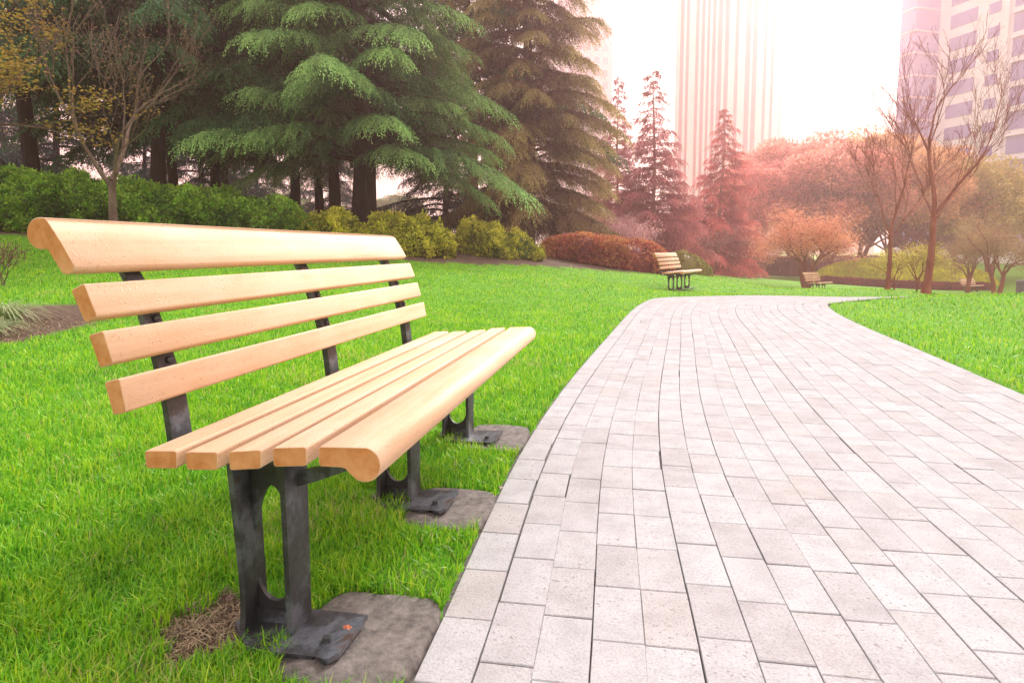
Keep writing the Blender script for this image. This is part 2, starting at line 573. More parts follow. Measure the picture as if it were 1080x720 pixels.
FRONT = np.array([(-40, 11), (-16, 11.6), (-9.5, 12), (-6, 12.2), (-4, 12.9), (-2, 13.8), (-0.6, 14.6), (0.5, 15.8), (1.6, 16.6), (3.2, 17.6),
                  (4.6, 18.6), (6.2, 22.4), (8.5, 33), (12, 43), (24, 49.5), (34, 52), (60, 60)])


def soil_mask(x, y):
    X, Z = site(x, y)
    zf = np.interp(X, FRONT[:, 0], FRONT[:, 1])
    a = (Z > zf) & (X < 22) & (Z < 75)
    # wedge-shaped bed at the far left with the strap-leaved clump
    b = ((X + 4.30) / 0.72) ** 2 + ((Z - 5.25) / 1.0) ** 2 < 1 + 0.25 * np.sin(X * 7) * np.cos(Z * 6)
    # worn patch at the near foot of the bench
    c = ((x + 0.84) / 0.085) ** 2 + ((y - 1.19) / 0.12) ** 2 < 1 + 0.7 * np.sin(x * 40) * np.cos(y * 33)
    return a | b | c


def build_ground():
    nr, na = 300, 540
    r = np.concatenate([[0.0], 0.12 * (620 / 0.12) ** (np.arange(nr) / (nr - 1))])
    a = np.arange(na) * 2 * np.pi / na
    X = r[:, None] * np.cos(a)[None]; Y = r[:, None] * np.sin(a)[None]
    Z = hfun(X, Y)
    t = path_t(X, Y)
    Z = Z - 0.045 * ((t > -0.01) & (t < PATH_W + 0.01))
    sm = soil_mask(X, Y).astype(float)
    P = np.stack([X, Y], -1)
    P3 = np.stack([X, Y, Z * 0], -1)
    Z += 0.008 * lump(P3, 0.5) * (r[:, None] > 0.3) * (r[:, None] < 60) * ((t < -0.05) | (t > PATH_W + 0.05))
    V = np.stack([X, Y, Z], -1).reshape(-1, 3)
    n = len(r)
    i = np.arange(n - 1)[:, None] * na; j = np.arange(na)[None]; j2 = (j + 1) % na
    F = np.stack([i + j, i + j2, i + na + j2, i + na + j], -1).reshape(-1, 4)[:, ::-1]
    F = F[:, ::-1]
    me = np_mesh('lawn', V, F, {'soil': sm.ravel()}, smooth=True)
    prop(link('lawn', me, M_GROUND), kind='structure')


build_ground()


def build_path():
    g = rng(3)
    acc = Acc()
    S0 = _S
    s_lo, s_hi = 4.6, _S[-1] - 0.3
    kap = np.zeros(len(_S))
    ang = np.unwrap(np.arctan2(ET[:, 1], ET[:, 0]))
    dang = np.gradient(ang, 0.1)
    gap = 0.0017
    for c in range(NCOL):
        t0 = c * TW; t1 = t0 + TW; tm = t0 + TW / 2
        ln = np.cumsum(np.maximum(0.02, 1 + dang * tm) * 0.1)      # turning right shortens the inner columns
        u = np.interp(s_lo, _S, ln) - g.random() * 0.21
        end = np.interp(s_hi, _S, ln)
        wob = g.normal() * 0.0008
        while u < end:
            L = 0.2155
            ua, ub = u + gap / 2 + abs(g.normal()) * 0.0006, u + L - gap / 2
            u += L
            sa, sb = np.interp(ua, ln, _S), np.interp(ub, ln, _S)

            def pt(s, t):
                e = np.array([np.interp(s, _S, EW[:, 0]), np.interp(s, _S, EW[:, 1])])
                nn = unit(np.array([np.interp(s, _S, EN[:, 0]), np.interp(s, _S, EN[:, 1])]))
                return e + nn * t
            ta, tb = t0 + gap / 2 + wob, t1 - gap / 2 + wob
            if g.random() < 0.04: tb -= 0.004
            q = np.array([pt(sa, ta), pt(sa, tb), pt(sb, tb), pt(sb, ta)])
            cen = q.mean(0)
            q = q + g.normal(size=2) * 0.0005
            z = hfun(q[:, 0], q[:, 1]) + g.normal() * 0.0005
            tilt = g.normal(size=4) * 0.0003
            inner = cen + (q - cen) * np.array([1 - 0.05, 1 - 0.05])
            dv = unit(q - cen)
            inner = q - dv * 0.0026
            V = np.vstack([np.c_[inner, z + tilt], np.c_[q, z - 0.0016 + tilt], np.c_[q, z - 0.04]])
            F = [(0, 1, 2, 3)]
            for k in range(4):
                k2 = (k + 1) % 4
                F.append((4 + k, 4 + k2, k2, k)); F.append((8 + k, 8 + k2, 4 + k2, 4 + k))
            acc.add(V, np.array(F), rnd=g.random())
    me = acc.mesh('path')
    prop(link('path', me, M_PAVE), kind='structure')
    # dark sand bed seen only in the joints
    ss = np.arange(s_lo - 0.2, s_hi, 0.1)
    ex = np.stack([np.interp(ss, _S, EW[:, 0]), np.interp(ss, _S, EW[:, 1])], 1)
    en = unit(np.stack([np.interp(ss, _S, EN[:, 0]), np.interp(ss, _S, EN[:, 1])], 1))
    rows = []
    for t in np.linspace(-0.014, PATH_W + 0.012, 8):
        p = ex + en * t
        rows.append(np.c_[p, hfun(p[:, 0], p[:, 1]) - 0.011])
    V = np.stack(rows, 0); nT, nS = V.shape[:2]
    i = np.arange(nT - 1)[:, None] * nS; j = np.arange(nS - 1)[None]
    F = np.stack([i + j, i + nS + j, i + nS + j + 1, i + j + 1], -1).reshape(-1, 4)
    prop(link('path_bed', np_mesh('path_bed', V.reshape(-1, 3), F), M_BED), kind='structure')


build_path()

# ------------------------------------------------------------------ grass blades
def blades(name, n, seed, rmin, rmax, a0, a1, keep, hgt, wid, lean=0.5, mat_=None, dens=None):
    g = rng(seed)
    u = g.random(n)
    r = rmin * (rmax / rmin) ** u                    # density falls with the square of the distance
    a = R(90 + YAW) - (R(a0) + g.random(n) * R(a1 - a0))
    x = r * np.cos(a); y = r * np.sin(a)
    k = keep(x, y, g)
    x, y, r = x[k], y[k], r[k]
    n = len(x)
    z = hfun(x, y) - 0.004
    tuft = lump(np.stack([x, y, x * 0], -1), 0.11, 2.0) * 0.5 + 0.5 * lump(np.stack([x, y, x * 0], -1), 0.45, 5.0)
    h = hgt * (0.6 + 0.7 * g.random(n) + 0.5 * (g.random(n) > 0.97)) * (1 + 0.55 * tuft)
    w = (wid + 0.00075 * r) * (0.7 + 0.6 * g.random(n))
    az = g.random(n) * 2 * np.pi + tuft * 1.5
    d = np.stack([np.cos(az), np.sin(az), az * 0], 1)
    s = np.stack([-np.sin(az), np.cos(az), az * 0], 1)
    az2 = az + g.normal(size=n) * 0.9
    s = np.stack([-np.sin(az2), np.cos(az2), az * 0], 1)
    ln = np.abs(g.normal(size=n)) * lean + 0.08
    P = np.stack([x, y, z], 1)
    up = np.array([0, 0, 1.0])
    p1 = P + up * (h * 0.55)[:, None] + d * (h * ln * 0.28)[:, None]
    p2 = P + up * (h * (1 - 0.25 * np.minimum(ln, 1.2)))[:, None] + d * (h * ln)[:, None]
    hw = (w / 2)[:, None]
    V = np.stack([P - s * hw, P + s * hw, p1 + s * hw * 0.85, p1 - s * hw * 0.85, p2], 1).reshape(-1, 3)
    b = np.arange(n)[:, None] * 5
    F4 = b + np.array([[0, 1, 2, 3]]); F3 = b + np.array([[3, 2, 4]])
    rnd = np.clip(0.47 + 0.30 * tuft + 0.25 * g.normal(size=n), 0, 0.92)
    dry = g.random(n) < 0.03 + 0.16 * np.clip(lump(np.stack([x, y, x * 0], -1), 0.35, 9.0) * 2 - 0.7, 0, 1)
    rnd = np.where(dry, 0.95 + 0.05 * g.random(n), rnd)
    tip = np.tile(np.array([0, 0, 0.5, 0.5, 1.0]), n)
    me = np_mesh(name, V, [F4, F3], {'rnd': np.repeat(rnd, 5), 'tip': tip})
    return prop(link(name, me, mat_ or M_GRASS), kind='stuff')


def lawn_keep(x, y, g):
    t = path_t(x, y)
    k = (t < -0.012 + 0.0 * x) | (t > PATH_W + 0.012)
    k &= ~in_pad(x, y, 0.0)
    sm = soil_mask(x, y)
    X, Z = site(x, y)
    worn = (((x + 0.84) / 0.15) ** 2 + ((y - 1.19) / 0.19) ** 2 < 1 + 0.5 * np.sin(x * 31) * np.cos(y * 27)) & (g.random(len(x)) < 0.55)
    worn |= (((x + 0.47) / 0.10) ** 2 + ((y - 1.47) / 0.11) ** 2 < 1) & (g.random(len(x)) < 0.55)
    # blades stay low right beside the feet
    feet = np.zeros(len(x), bool)
    for fy in (1.19, 1.95, 2.70):
        feet |= (np.abs(x + 0.72) < 0.10) & (np.abs(y - fy) < 0.04)
    thin = g.random(len(x)) < np.clip(1.0 - (X / np.maximum(Z, 0.1) + 0.05) * 1.4, 0.5, 1.0)
    return k & ~sm & ~worn & ~feet & thin


blades('grass', 760000, 11, 0.75, 34, -62, 58, lawn_keep, 0.041, 0.0021)


def straw_keep(x, y, g):
    X, Z = site(x, y)
    a = (((x + 0.84) / 0.15) ** 2 + ((y - 1.17) / 0.19) ** 2 < 1) & (g.random(len(x)) < 0.6)
    b = ((X + 4.30) / 0.8) ** 2 + ((Z - 5.25) / 1.1) ** 2 < 1
    c = ((x + 0.47) / 0.12) ** 2 + ((y - 1.47) / 0.13) ** 2 < 1
    return (a | (b & (g.random(len(x)) < 0.6)) | (c & (g.random(len(x)) < 0.3))) & ~in_pad(x, y, -0.01) & (path_t(x, y) < -0.02)


M_STRAW = leaf_mat('dry_straw', (0.16, 0.11, 0.06), (0.50, 0.40, 0.25), None, 0.2)
blades('dry_grass', 160000, 13, 0.9, 7, -55, 0, straw_keep, 0.014, 0.002, lean=2.2, mat_=M_STRAW)

# ------------------------------------------------------------------ benches
NEAR_PROFILE_X = 0.70      # bench origin lies this far left of the world origin's line


def prism(bm, prof, y0, y1, mi_side=0, mi_end=1, bev=0.0):
    a = [bm.verts.new((x, y0, z)) for x, z in prof]
    b = [bm.verts.new((x, y1, z)) for x, z in prof]
    n = len(prof)
    f0 = bm.faces.new(a); f1 = bm.faces.new(b[::-1]); f0.material_index = f1.material_index = mi_end
    for i in range(n):
        j = (i + 1) % n
        f = bm.faces.new((a[j], a[i], b[i], b[j])); f.material_index = mi_side
        f.smooth = True


def rounded(poly, r, k=3):
    """round the corners of a polygon"""
    out = []
    n = len(poly)
    for i in range(n):
        p0, p, p2 = map(Vector, (poly[i - 1], poly[i], poly[(i + 1) % n]))
        a = (p0 - p); b = (p2 - p)
        rr = min(r, a.length * 0.45, b.length * 0.45)
        A = p + a.normalized() * rr; B = p + b.normalized() * rr
        for t in np.linspace(0, 1, k + 1):
            q = A * (1 - t) ** 2 + p * 2 * t * (1 - t) + B * t * t
            out.append((q.x, q.y))
    return out


def arc(cx, cz, r, a0, a1, n):
    return [(cx + r * math.cos(R(a)), cz + r * math.sin(R(a))) for a in np.linspace(a0, a1, n)]


def build_bench(name):
    root = empty(name, (0, 0, 0))
    y0, y1 = -0.92, 0.92

    def slat(nm, prof):
        bm = bmesh.new(); prism(bm, prof, y0, y1)
        es = [e for e in bm.edges if len(e.link_faces) == 2 and e.link_faces[0].material_index != e.link_faces[1].material_index]
        bmesh.ops.bevel(bm, geom=es, offset=0.0015, segments=1, affect='EDGES')
        return bm_obj(nm, bm, [M_SLAT, M_END], root)
    X = 0.70
    # seat slats (four plain ones and a front one with a rounded lip), profile x, z
    for (xa, xb, za, zb, th) in ((-0.908, -0.836, 0.407, 0.411, 0.036), (-0.818, -0.748, 0.410, 0.414, 0.036), (-0.725, -0.656, 0.416, 0.424, 0.037), (-0.633, -0.563, 0.429, 0.435, 0.037)):
        p = [(xa + X, za), (xa + X + 0.001, za - th), (xb + X - 0.001, zb - th), (xb + X, zb)]
        slat('seat_slat', rounded(p, 0.007))
    front = rounded([(-0.540 + X, 0.401), (-0.540 + X, 0.4375)], 0.0)
    f = [(-0.537 + X, 0.399), (-0.540 + X, 0.404), (-0.540 + X, 0.432), (-0.536 + X, 0.437)]
    f += arc(-0.451 + X, 0.408, 0.033, 80, -150, 16)
    f += [(-0.486 + X, 0.400), (-0.495 + X, 0.402)]
    slat('seat_slat', f)
    # backrest slats
    for q in (((-1.054, 0.719), (-1.022, 0.733), (-0.996, 0.667), (-1.026, 0.655)),
              ((-1.020, 0.631), (-0.986, 0.641), (-0.967, 0.578), (-0.998, 0.566)),
              ((-0.991, 0.539), (-0.955, 0.548), (-0.943, 0.481), (-0.974, 0.474))):
        slat('back_slat', rounded([(x + X, z) for x, z in q], 0.006))
    top = [(-1.107, 0.859), (-1.093, 0.848), (-1.068, 0.810), (-1.041, 0.766), (-1.042, 0.758), (-1.057, 0.749), (-1.070, 0.750), (-1.085, 0.775), (-1.100, 0.801)]
    top = [(x + X, z) for x, z in top] + arc(-1.116 + X, 0.829, 0.0315, -80, -290, 14)
    slat('back_slat', top)
    # cast legs with the bracket, the post behind the backrest and the foot plate
    def hole(z):
        c, a = 0.152, 0.133
        k = 1 - ((z - c) / a) ** 2
        return 0.047 * math.sqrt(k) * (1 - 0.25 * (z - c) / a) if k > 0 else 0.0
    def xl(z): return -0.106 + 0.010 * (1 - z / 0.37)
    def xr(z): return 0.021
    for ly in (-0.74, 0.01, 0.745):
        bm = bmesh.new()
        zs = sorted(set(np.round(np.concatenate([np.linspace(-0.052, 0.37, 14), 0.152 + 0.133 * np.sin(np.linspace(-np.pi / 2, np.pi / 2, 15))]), 5)))
        hx = -0.046
        def plate(L):
            """L: list of (z, xa, xb); thickness in y"""
            t = 0.006
            ring = []
            for z, xa, xb in L:
                ring.append([bm.verts.new((xx, yy, z)) for xx, yy in ((xa, -t), (xb, -t), (xb, t), (xa, t))])
            for a_, b_ in zip(ring[:-1], ring[1:]):
                for k in range(4):
                    bm.faces.new((a_[k], a_[(k + 1) % 4], b_[(k + 1) % 4], b_[k]))
            bm.faces.new(ring[0]); bm.faces.new(ring[-1])
        plate([(z, xl(z), hx - hole(z)) for z in zs])
        plate([(z, hx + hole(z) + 0.0004, xr(z)) for z in zs])
        # stiffening flanges across the columns
        def flange(pts, thx, d0, d1):
            ring = []
            for (x, z, d) in pts:
                ring.append([bm.verts.new(p) for p in ((x - thx, -d, z), (x + thx, -d, z), (x + thx, d, z), (x - thx, d, z))])
            for a_, b_ in zip(ring[:-1], ring[1:]):
                for k in range(4):
                    bm.faces.new((a_[k], a_[(k + 1) % 4], b_[(k + 1) % 4], b_[k]))
            bm.faces.new(ring[0]); bm.faces.new(ring[-1])
        def fin(pts, thx):
            ring = []
            for (x, z, da, db) in pts:
                ring.append([bm.verts.new(p) for p in ((x - thx, -da, z), (x + thx, -da, z), (x + thx * 1.5, db, z), (x - thx * 1.5, db, z))])
            for a_, b_ in zip(ring[:-1], ring[1:]):
                for k in range(4):
                    bm.faces.new((a_[k], a_[(k + 1) % 4], b_[(k + 1) % 4], b_[k]))
            bm.faces.new(ring[0]); bm.faces.new(ring[-1])
        fin([(xl(z) + 0.002, z, 0.040 + 0.030 * ((z + 0.052) / 0.42) + 0.035 * math.exp(-(z + 0.052) / 0.05), 0.024) for z in np.linspace(-0.050, 0.368, 16)], 0.0065)
        fin([(0.014, z, 0.052 + 0.012 * ((z + 0.052) / 0.42), 0.026) for z in np.linspace(-0.050, 0.375, 16)], 0.006)
        # thick web under the lower rim of the opening
        box(bm, -0.098, 0.012, -0.016, 0.012, -0.050, 0.004)
        # upper bracket that carries the seat: strips following the undersides
        def strip(P, Q, t=0.007):
            """solid between two polylines in the x-z plane"""
            rr = []
            for (xa, za), (xb, zb) in zip(P, Q):
                rr.append([bm.verts.new(p) for p in ((xa, -t, za), (xa, t, za), (xb, t, zb), (xb, -t, zb))])
            for a_, b_ in zip(rr[:-1], rr[1:]):
                for k in range(4):
                    bm.faces.new((a_[k], a_[(k + 1) % 4], b_[(k + 1) % 4], b_[k]))
            bm.faces.new(rr[0]); bm.faces.new(rr[-1])
        under = [(-0.215, 0.369), (-0.136, 0.3735), (-0.05, 0.3755), (0.04, 0.3855), (0.13, 0.397), (0.205, 0.400)]
        strip(under, [(x, z - 0.018) for x, z in under], 0.018)
        strip([(0.018, 0.318), (0.075, 0.333), (0.125, 0.352), (0.17, 0.375), (0.212, 0.393)], [(0.018, 0.288), (0.07, 0.305), (0.13, 0.329), (0.175, 0.355), (0.215, 0.386)], 0.013)
        strip([(-0.215, 0.362), (-0.16, 0.355), (-0.10, 0.352)], [(-0.20, 0.352), (-0.155, 0.335), (-0.104, 0.290)], 0.010)
        o = bm_obj('leg', bm, M_IRON, root, (0, ly, 0))
        # post: flat bar behind the back slats, bent at the seat
        bm = bmesh.new()
        fr = [(-0.170, 0.352), (-0.238, 0.358), (-0.264, 0.368), (-0.271, 0.435), (-0.2765, 0.476), (-0.2935, 0.541), (-0.301, 0.568), (-0.3225, 0.633), (-0.3295, 0.657), (-0.3565, 0.7205), (-0.374, 0.7515), (-0.388, 0.776)]
        bk = [(-0.160, 0.338), (-0.242, 0.342), (-0.277, 0.362), (-0.285, 0.435), (-0.291, 0.480), (-0.3075, 0.545), (-0.315, 0.572), (-0.3365, 0.637), (-0.3435, 0.661), (-0.3705, 0.726), (-0.386, 0.754), (-0.398, 0.772)]
        strip_w = [0.024, 0.030, 0.032, 0.032, 0.032, 0.029, 0.028, 0.027, 0.026, 0.025, 0.024, 0.024]
        rr = []
        for (xa, za), (xb, zb), t in zip(fr, bk, strip_w):
            rr.append([bm.verts.new(p) for p in ((xa, -t, za), (xa, t, za), (xb, t, zb), (xb, -t, zb))])
        for a_, b_ in zip(rr[:-1], rr[1:]):
            for k in range(4):
                bm.faces.new((a_[k], a_[(k + 1) % 4], b_[(k + 1) % 4], b_[k]))
        bm.faces.new(rr[0]); bm.faces.new(rr[-1])
        # rib down the back
        rr = []
        for (xb, zb) in bk[1:]:
            rr.append([bm.verts.new(p) for p in ((xb + 0.001, -0.004, zb), (xb + 0.001, 0.004, zb), (xb - 0.020, 0.004, zb - 0.004), (xb - 0.020, -0.004, zb - 0.004))])
        for a_, b_ in zip(rr[:-1], rr[1:]):
            for k in range(4):
                bm.faces.new((a_[k], a_[(k + 1) % 4], b_[(k + 1) % 4], b_[k]))
        bm.faces.new(rr[0]); bm.faces.new(rr[-1])
        po = bm_obj('back_post', bm, M_IRON, root, (0, ly, 0))
        for (bx, bz) in ((-0.296, 0.553), (-0.325, 0.645)):
            bm = bmesh.new()
            bmesh.ops.create_uvsphere(bm, u_segments=12, v_segments=8, radius=0.0085)
            for v in bm.verts: v.co = Vector((v.co.z * 0.9, v.co.y, v.co.x))
            bm_obj('bolt', bm, M_IRON, po, (bx + 0.004, 0.006, bz), smooth=True)
        # foot plate with a turned-up slotted lip and its anchor bolt
        bm = bmesh.new()
        outline = [(-0.050, -0.108), (0.094, -0.104), (0.097, -0.074), (0.112, -0.072), (0.116, -0.112), (0.134, -0.116), (0.150, -0.098), (0.156, 0.030), (0.03, 0.046), (-0.128, 0.040), (-0.132, -0.03)]
        def lip(x, y): return 0.012 + 0.010 * max(0, (x - 0.05) / 0.1) ** 2 * (1 if y > -0.06 else 0.4) + 0.004 * math.sin(x * 50)
        t_ = [bm.verts.new((x, y, lip(x, y))) for x, y in outline]; b_ = [bm.verts.new((x, y, lip(x, y) - 0.012)) for x, y in outline]
        bm.faces.new(t_); bm.faces.new(b_[::-1])
        for k in range(len(outline)):
            k2 = (k + 1) % len(outline); bm.faces.new((t_[k2], t_[k], b_[k], b_[k2]))
        bmesh.ops.triangulate(bm, faces=[f for f in bm.faces if len(f.verts) > 4])
        fp = bm_obj('foot_plate', bm, M_IRON, root, (0, ly, -0.038))
        bm = bmesh.new()
        bmesh.ops.create_cone(bm, segments=20, radius1=0.015, radius2=0.014, depth=0.004, cap_ends=True, matrix=Matrix.Translation((0, 0, 0.002)))
        bmesh.ops.create_cone(bm, segments=12, radius1=0.0095, radius2=0.0085, depth=0.012, cap_ends=True, matrix=Matrix.Translation((0, 0, 0.010)))
        bm_obj('bolt', bm, M_IRON, fp, (0.104, -0.062, 0.010))
    return root


def place_bench(b, x, y, z, rz, label, tilt=(0, 0)):
    b.location = (x, y, z)
    b.scale = (0.94, 0.94, 0.94)      # set out at 0.94 of the drawn size
    b.rotation_euler = (tilt[0], tilt[1], rz)
    prop(b, label, 'bench', 'slatted park benches beside the path')


bench = build_bench('park_bench')
place_bench(bench, -0.678 * 0.94, 2.01 * 0.94, 0.048, R(-1.5), 'large tan slatted park bench in the foreground, rain-beaded seat and black iron legs')


def bench_copy(px, Z, heading, label, hz=None, tilt=(0, 0)):
    b = copy_tree(bench)
    p = C(px, Z)
    z = H(p) if hz is None else hz
    place_bench(b, p[0], p[1], z + 0.05, R(YAW) + R(heading), label, tilt)


bench_copy(718.5, 14.6, -29, 'mid-distance tan slatted bench on the lawn behind the bend of the path')
bench_copy(864, 27.0, -44, 'small far bench beside the twin-stemmed pink tree', tilt=(R(-1.0), 0))
bench_copy(1026, 42.0, -62, 'tiny far bench in front of the oval hedge between two small bare trees')

# concrete pads under the near bench
for i, (cx, cy, a, b) in enumerate(PADS):
    g = rng(40 + i)
    n = 48
    th = np.arange(n) * 2 * np.pi / n
    rr = (np.abs(np.cos(th)) ** 5 + np.abs(np.sin(th)) ** 5) ** (-1 / 5)
    ex = rr * np.cos(th) * a; ey = rr * np.sin(th) * b
    wob = 1 + 0.012 * np.sin(3 * th + i) + 0.008 * g.normal(size=n)
    z = H((cx, cy))
    V = []
    for k, dz in ((1.0, -0.05), (1.0, 0.001), (0.975, 0.009), (0.9, 0.0125), (0.55, 0.0125)):
        V.append(np.c_[ex * k * wob + cx, ey * k * wob + cy, z + dz + 0.0008 * g.normal(size=n)])
    V = np.concatenate(V + [np.array([[cx, cy, z + 0.0125]])])
    F = []
    for r_ in range(4):
        for k in range(n):
            k2 = (k + 1) % n
            F.append((r_ * n + k, r_ * n + k2, (r_ + 1) * n + k2, (r_ + 1) * n + k))
    F3 = [(4 * n + k, 4 * n + (k + 1) % n, 5 * n) for k in range(n)]
    o = link('concrete_pad', np_mesh('concrete_pad', V - np.array([cx, cy, z]), [np.array(F), np.array(F3)], smooth=True), M_PAD, None, (cx, cy, z))
    prop(o, ('dark concrete pad under the nearest leg of the large bench', 'dark concrete pad under the middle leg of the large bench',
             'dark concrete pad under the farthest leg of the large bench')[i], 'concrete pad', 'concrete pads under the bench feet')

# ------------------------------------------------------------------ conifers
def conifer(seed, height, zlow, spread, n_limb, needles, droop=0.35, rise=0.25, trunk_r=0.25, lean=(0, 0), top_pow=0.8,
            side=1.0, tipcards=1, nl=0.11, nw=0.026, gap=0.0, zmax=None):
    """returns two meshes: trunk with limbs, crown of hanging needle sprays"""
    g = rng(seed)
    tr, cr = Acc(), Acc()
    lean = np.array([lean[0], lean[1], 0.0])
    zz = np.linspace(-0.4, height, 14)
    bend = lambda z: lean * (z / height) + np.array([0.10 * math.sin(z * 0.6 + seed), 0.10 * math.cos(z * 0.5 + seed), 0]) * min(1, max(z, 0) / 3)
    P = np.array([bend(z) + np.array([0, 0, z]) for z in zz])
    rad = trunk_r * (1 - 0.93 * (np.clip(zz, 0, None) / height)) * (1 + 0.35 * np.exp(-np.clip(zz, 0, None) / 0.35))
    tube(tr, P, rad, 10, rnd=0.4)
    for i in range(n_limb):
        f = (i + g.random()) / n_limb
        z0 = zlow + (height - zlow) * f ** 1.15
        prof = (1 - (z0 - zlow) / (height - zlow + 0.5)) ** top_pow
        L = spread * prof * (0.60 + 0.62 * g.random()) + 0.10
        if g.random() < gap: continue
        phi = i * 2.399 + g.normal() * 0.35
        dh = np.array([math.cos(phi), math.sin(phi), 0]); sh = np.array([-dh[1], dh[0], 0])
        up = rise * (0.6 + 0.8 * g.random()); dr = droop * (0.7 + 0.6 * g.random())
        m = 9
        t = np.linspace(0, 1, m)
        wig = g.normal() * 0.10
        base = bend(z0) + np.array([0, 0, z0])
        LP = base + dh * (L * t)[:, None] + sh * (L * wig * t ** 2)[:, None] + np.array([0, 0, 1.0]) * (L * (up * t - dr * t ** 2))[:, None]
        tube(tr, LP, np.maximum(0.006, 0.02 + 0.016 * L) * (1 - 0.9 * t) * (trunk_r / 0.25) ** 0.5, 5, rnd=0.5, cap=False)
        # side twigs
        nt = max(5, int(L * 7 * side))
        ts = 0.16 + 0.84 * (np.arange(nt) + g.random(nt)) / nt
        for k in range(nt):
            tk = min(ts[k], 1.0)
            p0 = base + dh * L * tk + sh * L * wig * tk ** 2 + np.array([0, 0, L * (up * tk - dr * tk ** 2)])
            l2 = (0.30 * L * (1 - 0.72 * tk) + 0.28 * min(1.0, L / 1.6)) * (0.7 + 0.6 * g.random())
            sg = 1 if (k % 2) else -1
            d2 = unit(dh * (0.55 + 0.6 * tk) + sh * sg * (0.9 - 0.35 * tk) + g.normal(size=3) * 0.12 * np.array([1, 1, 0.4]))
            ns = max(3, int(l2 * needles / 6))
            q = (np.arange(ns) + g.random(ns)) / ns
            slope = up * 0.4 - 2 * dr * tk * 0.45
            B = p0 + d2 * (l2 * q)[:, None] + np.array([0, 0, 1.0]) * (l2 * (slope * q - 0.40 * q ** 2))[:, None]
            side_ = np.cross(d2, np.array([0, 0, 1.0])) * np.where(np.arange(ns) % 2, 1, -1)[:, None]
            SD = unit(d2 * 0.55 + side_ * 0.55 + np.array([0, 0, -1.0]) * (0.25 + 0.75 * q[:, None]) + g.normal(size=(ns, 3)) * 0.16)
            SL = nl * (1.0 + 0.9 * g.random(ns)) * (0.9 + 0.7 * q) * min(1.0, 0.45 + L / 2.8)
            stp = np.clip(((tk - 0.45) * 1.2 + q * 0.5) * (0.5 + 0.7 * g.random(ns)) - 0.25 + 0.3 * g.random(), 0, 1)
            srn = g.random(ns)
            e = np.tile(np.array([0.0, 0.22, 0.42, 0.6, 0.78, 0.92]), ns)
            ii = np.repeat(np.arange(ns), 6)
            P6 = B[ii] + SD[ii] * (SL[ii] * e)[:, None] + np.array([0, 0, -1.0]) * (SL[ii] * 0.30 * e ** 2)[:, None] + g.normal(size=(ns * 6, 3)) * 0.008
            D6 = SD[ii] + np.array([0, 0, -0.45]) * e[:, None] + g.normal(size=(ns * 6, 3)) * 0.42
            cards(cr, P6, D6, nl * 0.62 * (1.1 - 0.45 * e), nw * (0.8 + 0.5 * g.random(ns * 6)), g, rnd=np.clip(srn[ii] + 0.15 * g.normal(size=ns * 6), 0, 1), tip=np.clip(stp[ii] * (0.75 + 0.4 * e), 0, 1))
    return tr.mesh('trunk'), cr.mesh('crown')


def put_tree(name, meshes, mats, px, Z, label, cat, group=None, rz=0.0, sc=1.0, dz=0.0, color=None, xy=None):
    p = C(px, Z) if xy is None else xy
    root = empty(name, (p[0], p[1], H(p) + dz), rz)
    root.scale = (sc, sc, sc) if not isinstance(sc, tuple) else sc
    for nm, me, m in zip(('trunk', 'crown'), meshes, mats):
        if me is None: continue
        o = bpy.data.objects.new(nm, me); COL.objects.link(o)
        if not me.materials: me.materials.append(m)
        o.parent = root
        if color is not None: o.color = (*color, 1)
    prop(root, label, cat, group)
    return root


CED_G = 'cedars on the wooded bank'
main = conifer(101, 12.5, 1.7, 4.25, 96, 190, droop=0.36, rise=0.30, trunk_r=0.33, nl=0.12, nw=0.022, side=1.25)
put_tree('cedar_tree', main, (M_BARK_D, L_CEDAR), 385, 17.3, 'great green cedar with thick dark trunk and bright drooping branch tips', 'cedar tree', CED_G, rz=R(20))
second = conifer(202, 15.0, 0.8, 2.95, 140, 260, droop=0.36, rise=0.24, trunk_r=0.26, nl=0.15, nw=0.024, side=1.2, top_pow=0.42)
put_tree('cedar_tree', second, (M_BARK_B, L_CEDAR_R), 556, 22.5, 'russet-tinged cedar with branches hanging down to the red hedge', 'cedar tree', CED_G, rz=R(75))
dark = conifer(303, 12.0, 3.5, 3.7, 70, 130, droop=0.30, rise=0.22, trunk_r=0.20, nl=0.17, nw=0.042, side=0.95)
dark2 = conifer(304, 11.0, 2.9, 3.3, 64, 130, droop=0.34, rise=0.15, trunk_r=0.15, nl=0.17, nw=0.042, side=0.95)
for k, (px, Z, me, sc, rz, lab) in enumerate((
        (40, 17.0, dark, 1.05, 10, 'dark cedar with a thick trunk rising over the left end of the hedge'),
        (172, 16.6, dark, 1.0, 140, 'dark cedar whose thick trunk leans left behind the slender bare maple'),
        (187, 19.5, dark2, 1.0, 60, 'slim dark cedar just right of the leaning thick trunk'),
        (231, 20.0, dark2, 1.05, 200, 'slim dark cedar in the middle of the hedge, left one of a close pair'),
        (244, 23.0, dark2, 1.1, 310, 'slim dark cedar in the middle of the hedge, right one of a close pair'),
        (313, 18.0, dark2, 0.92, 100, 'slim cedar with a narrow leaning trunk above the yellow-green shrubs'),
        (339, 21.5, dark2, 1.0, 20, 'slimmest cedar trunk standing left of the two thick trunks'),
        (356, 19.0, dark2, 1.12, 250, 'medium dark cedar trunk just left of the great green cedar'),
        (497, 25.5, dark, 1.25, 70, 'tall dark cedar filling the gap between the great green cedar and the russet one'))):
    put_tree('cedar_tree', me, (M_BARK_D, L_CEDAR_D), px, Z, lab, 'cedar tree', CED_G, rz=R(rz), sc=sc)
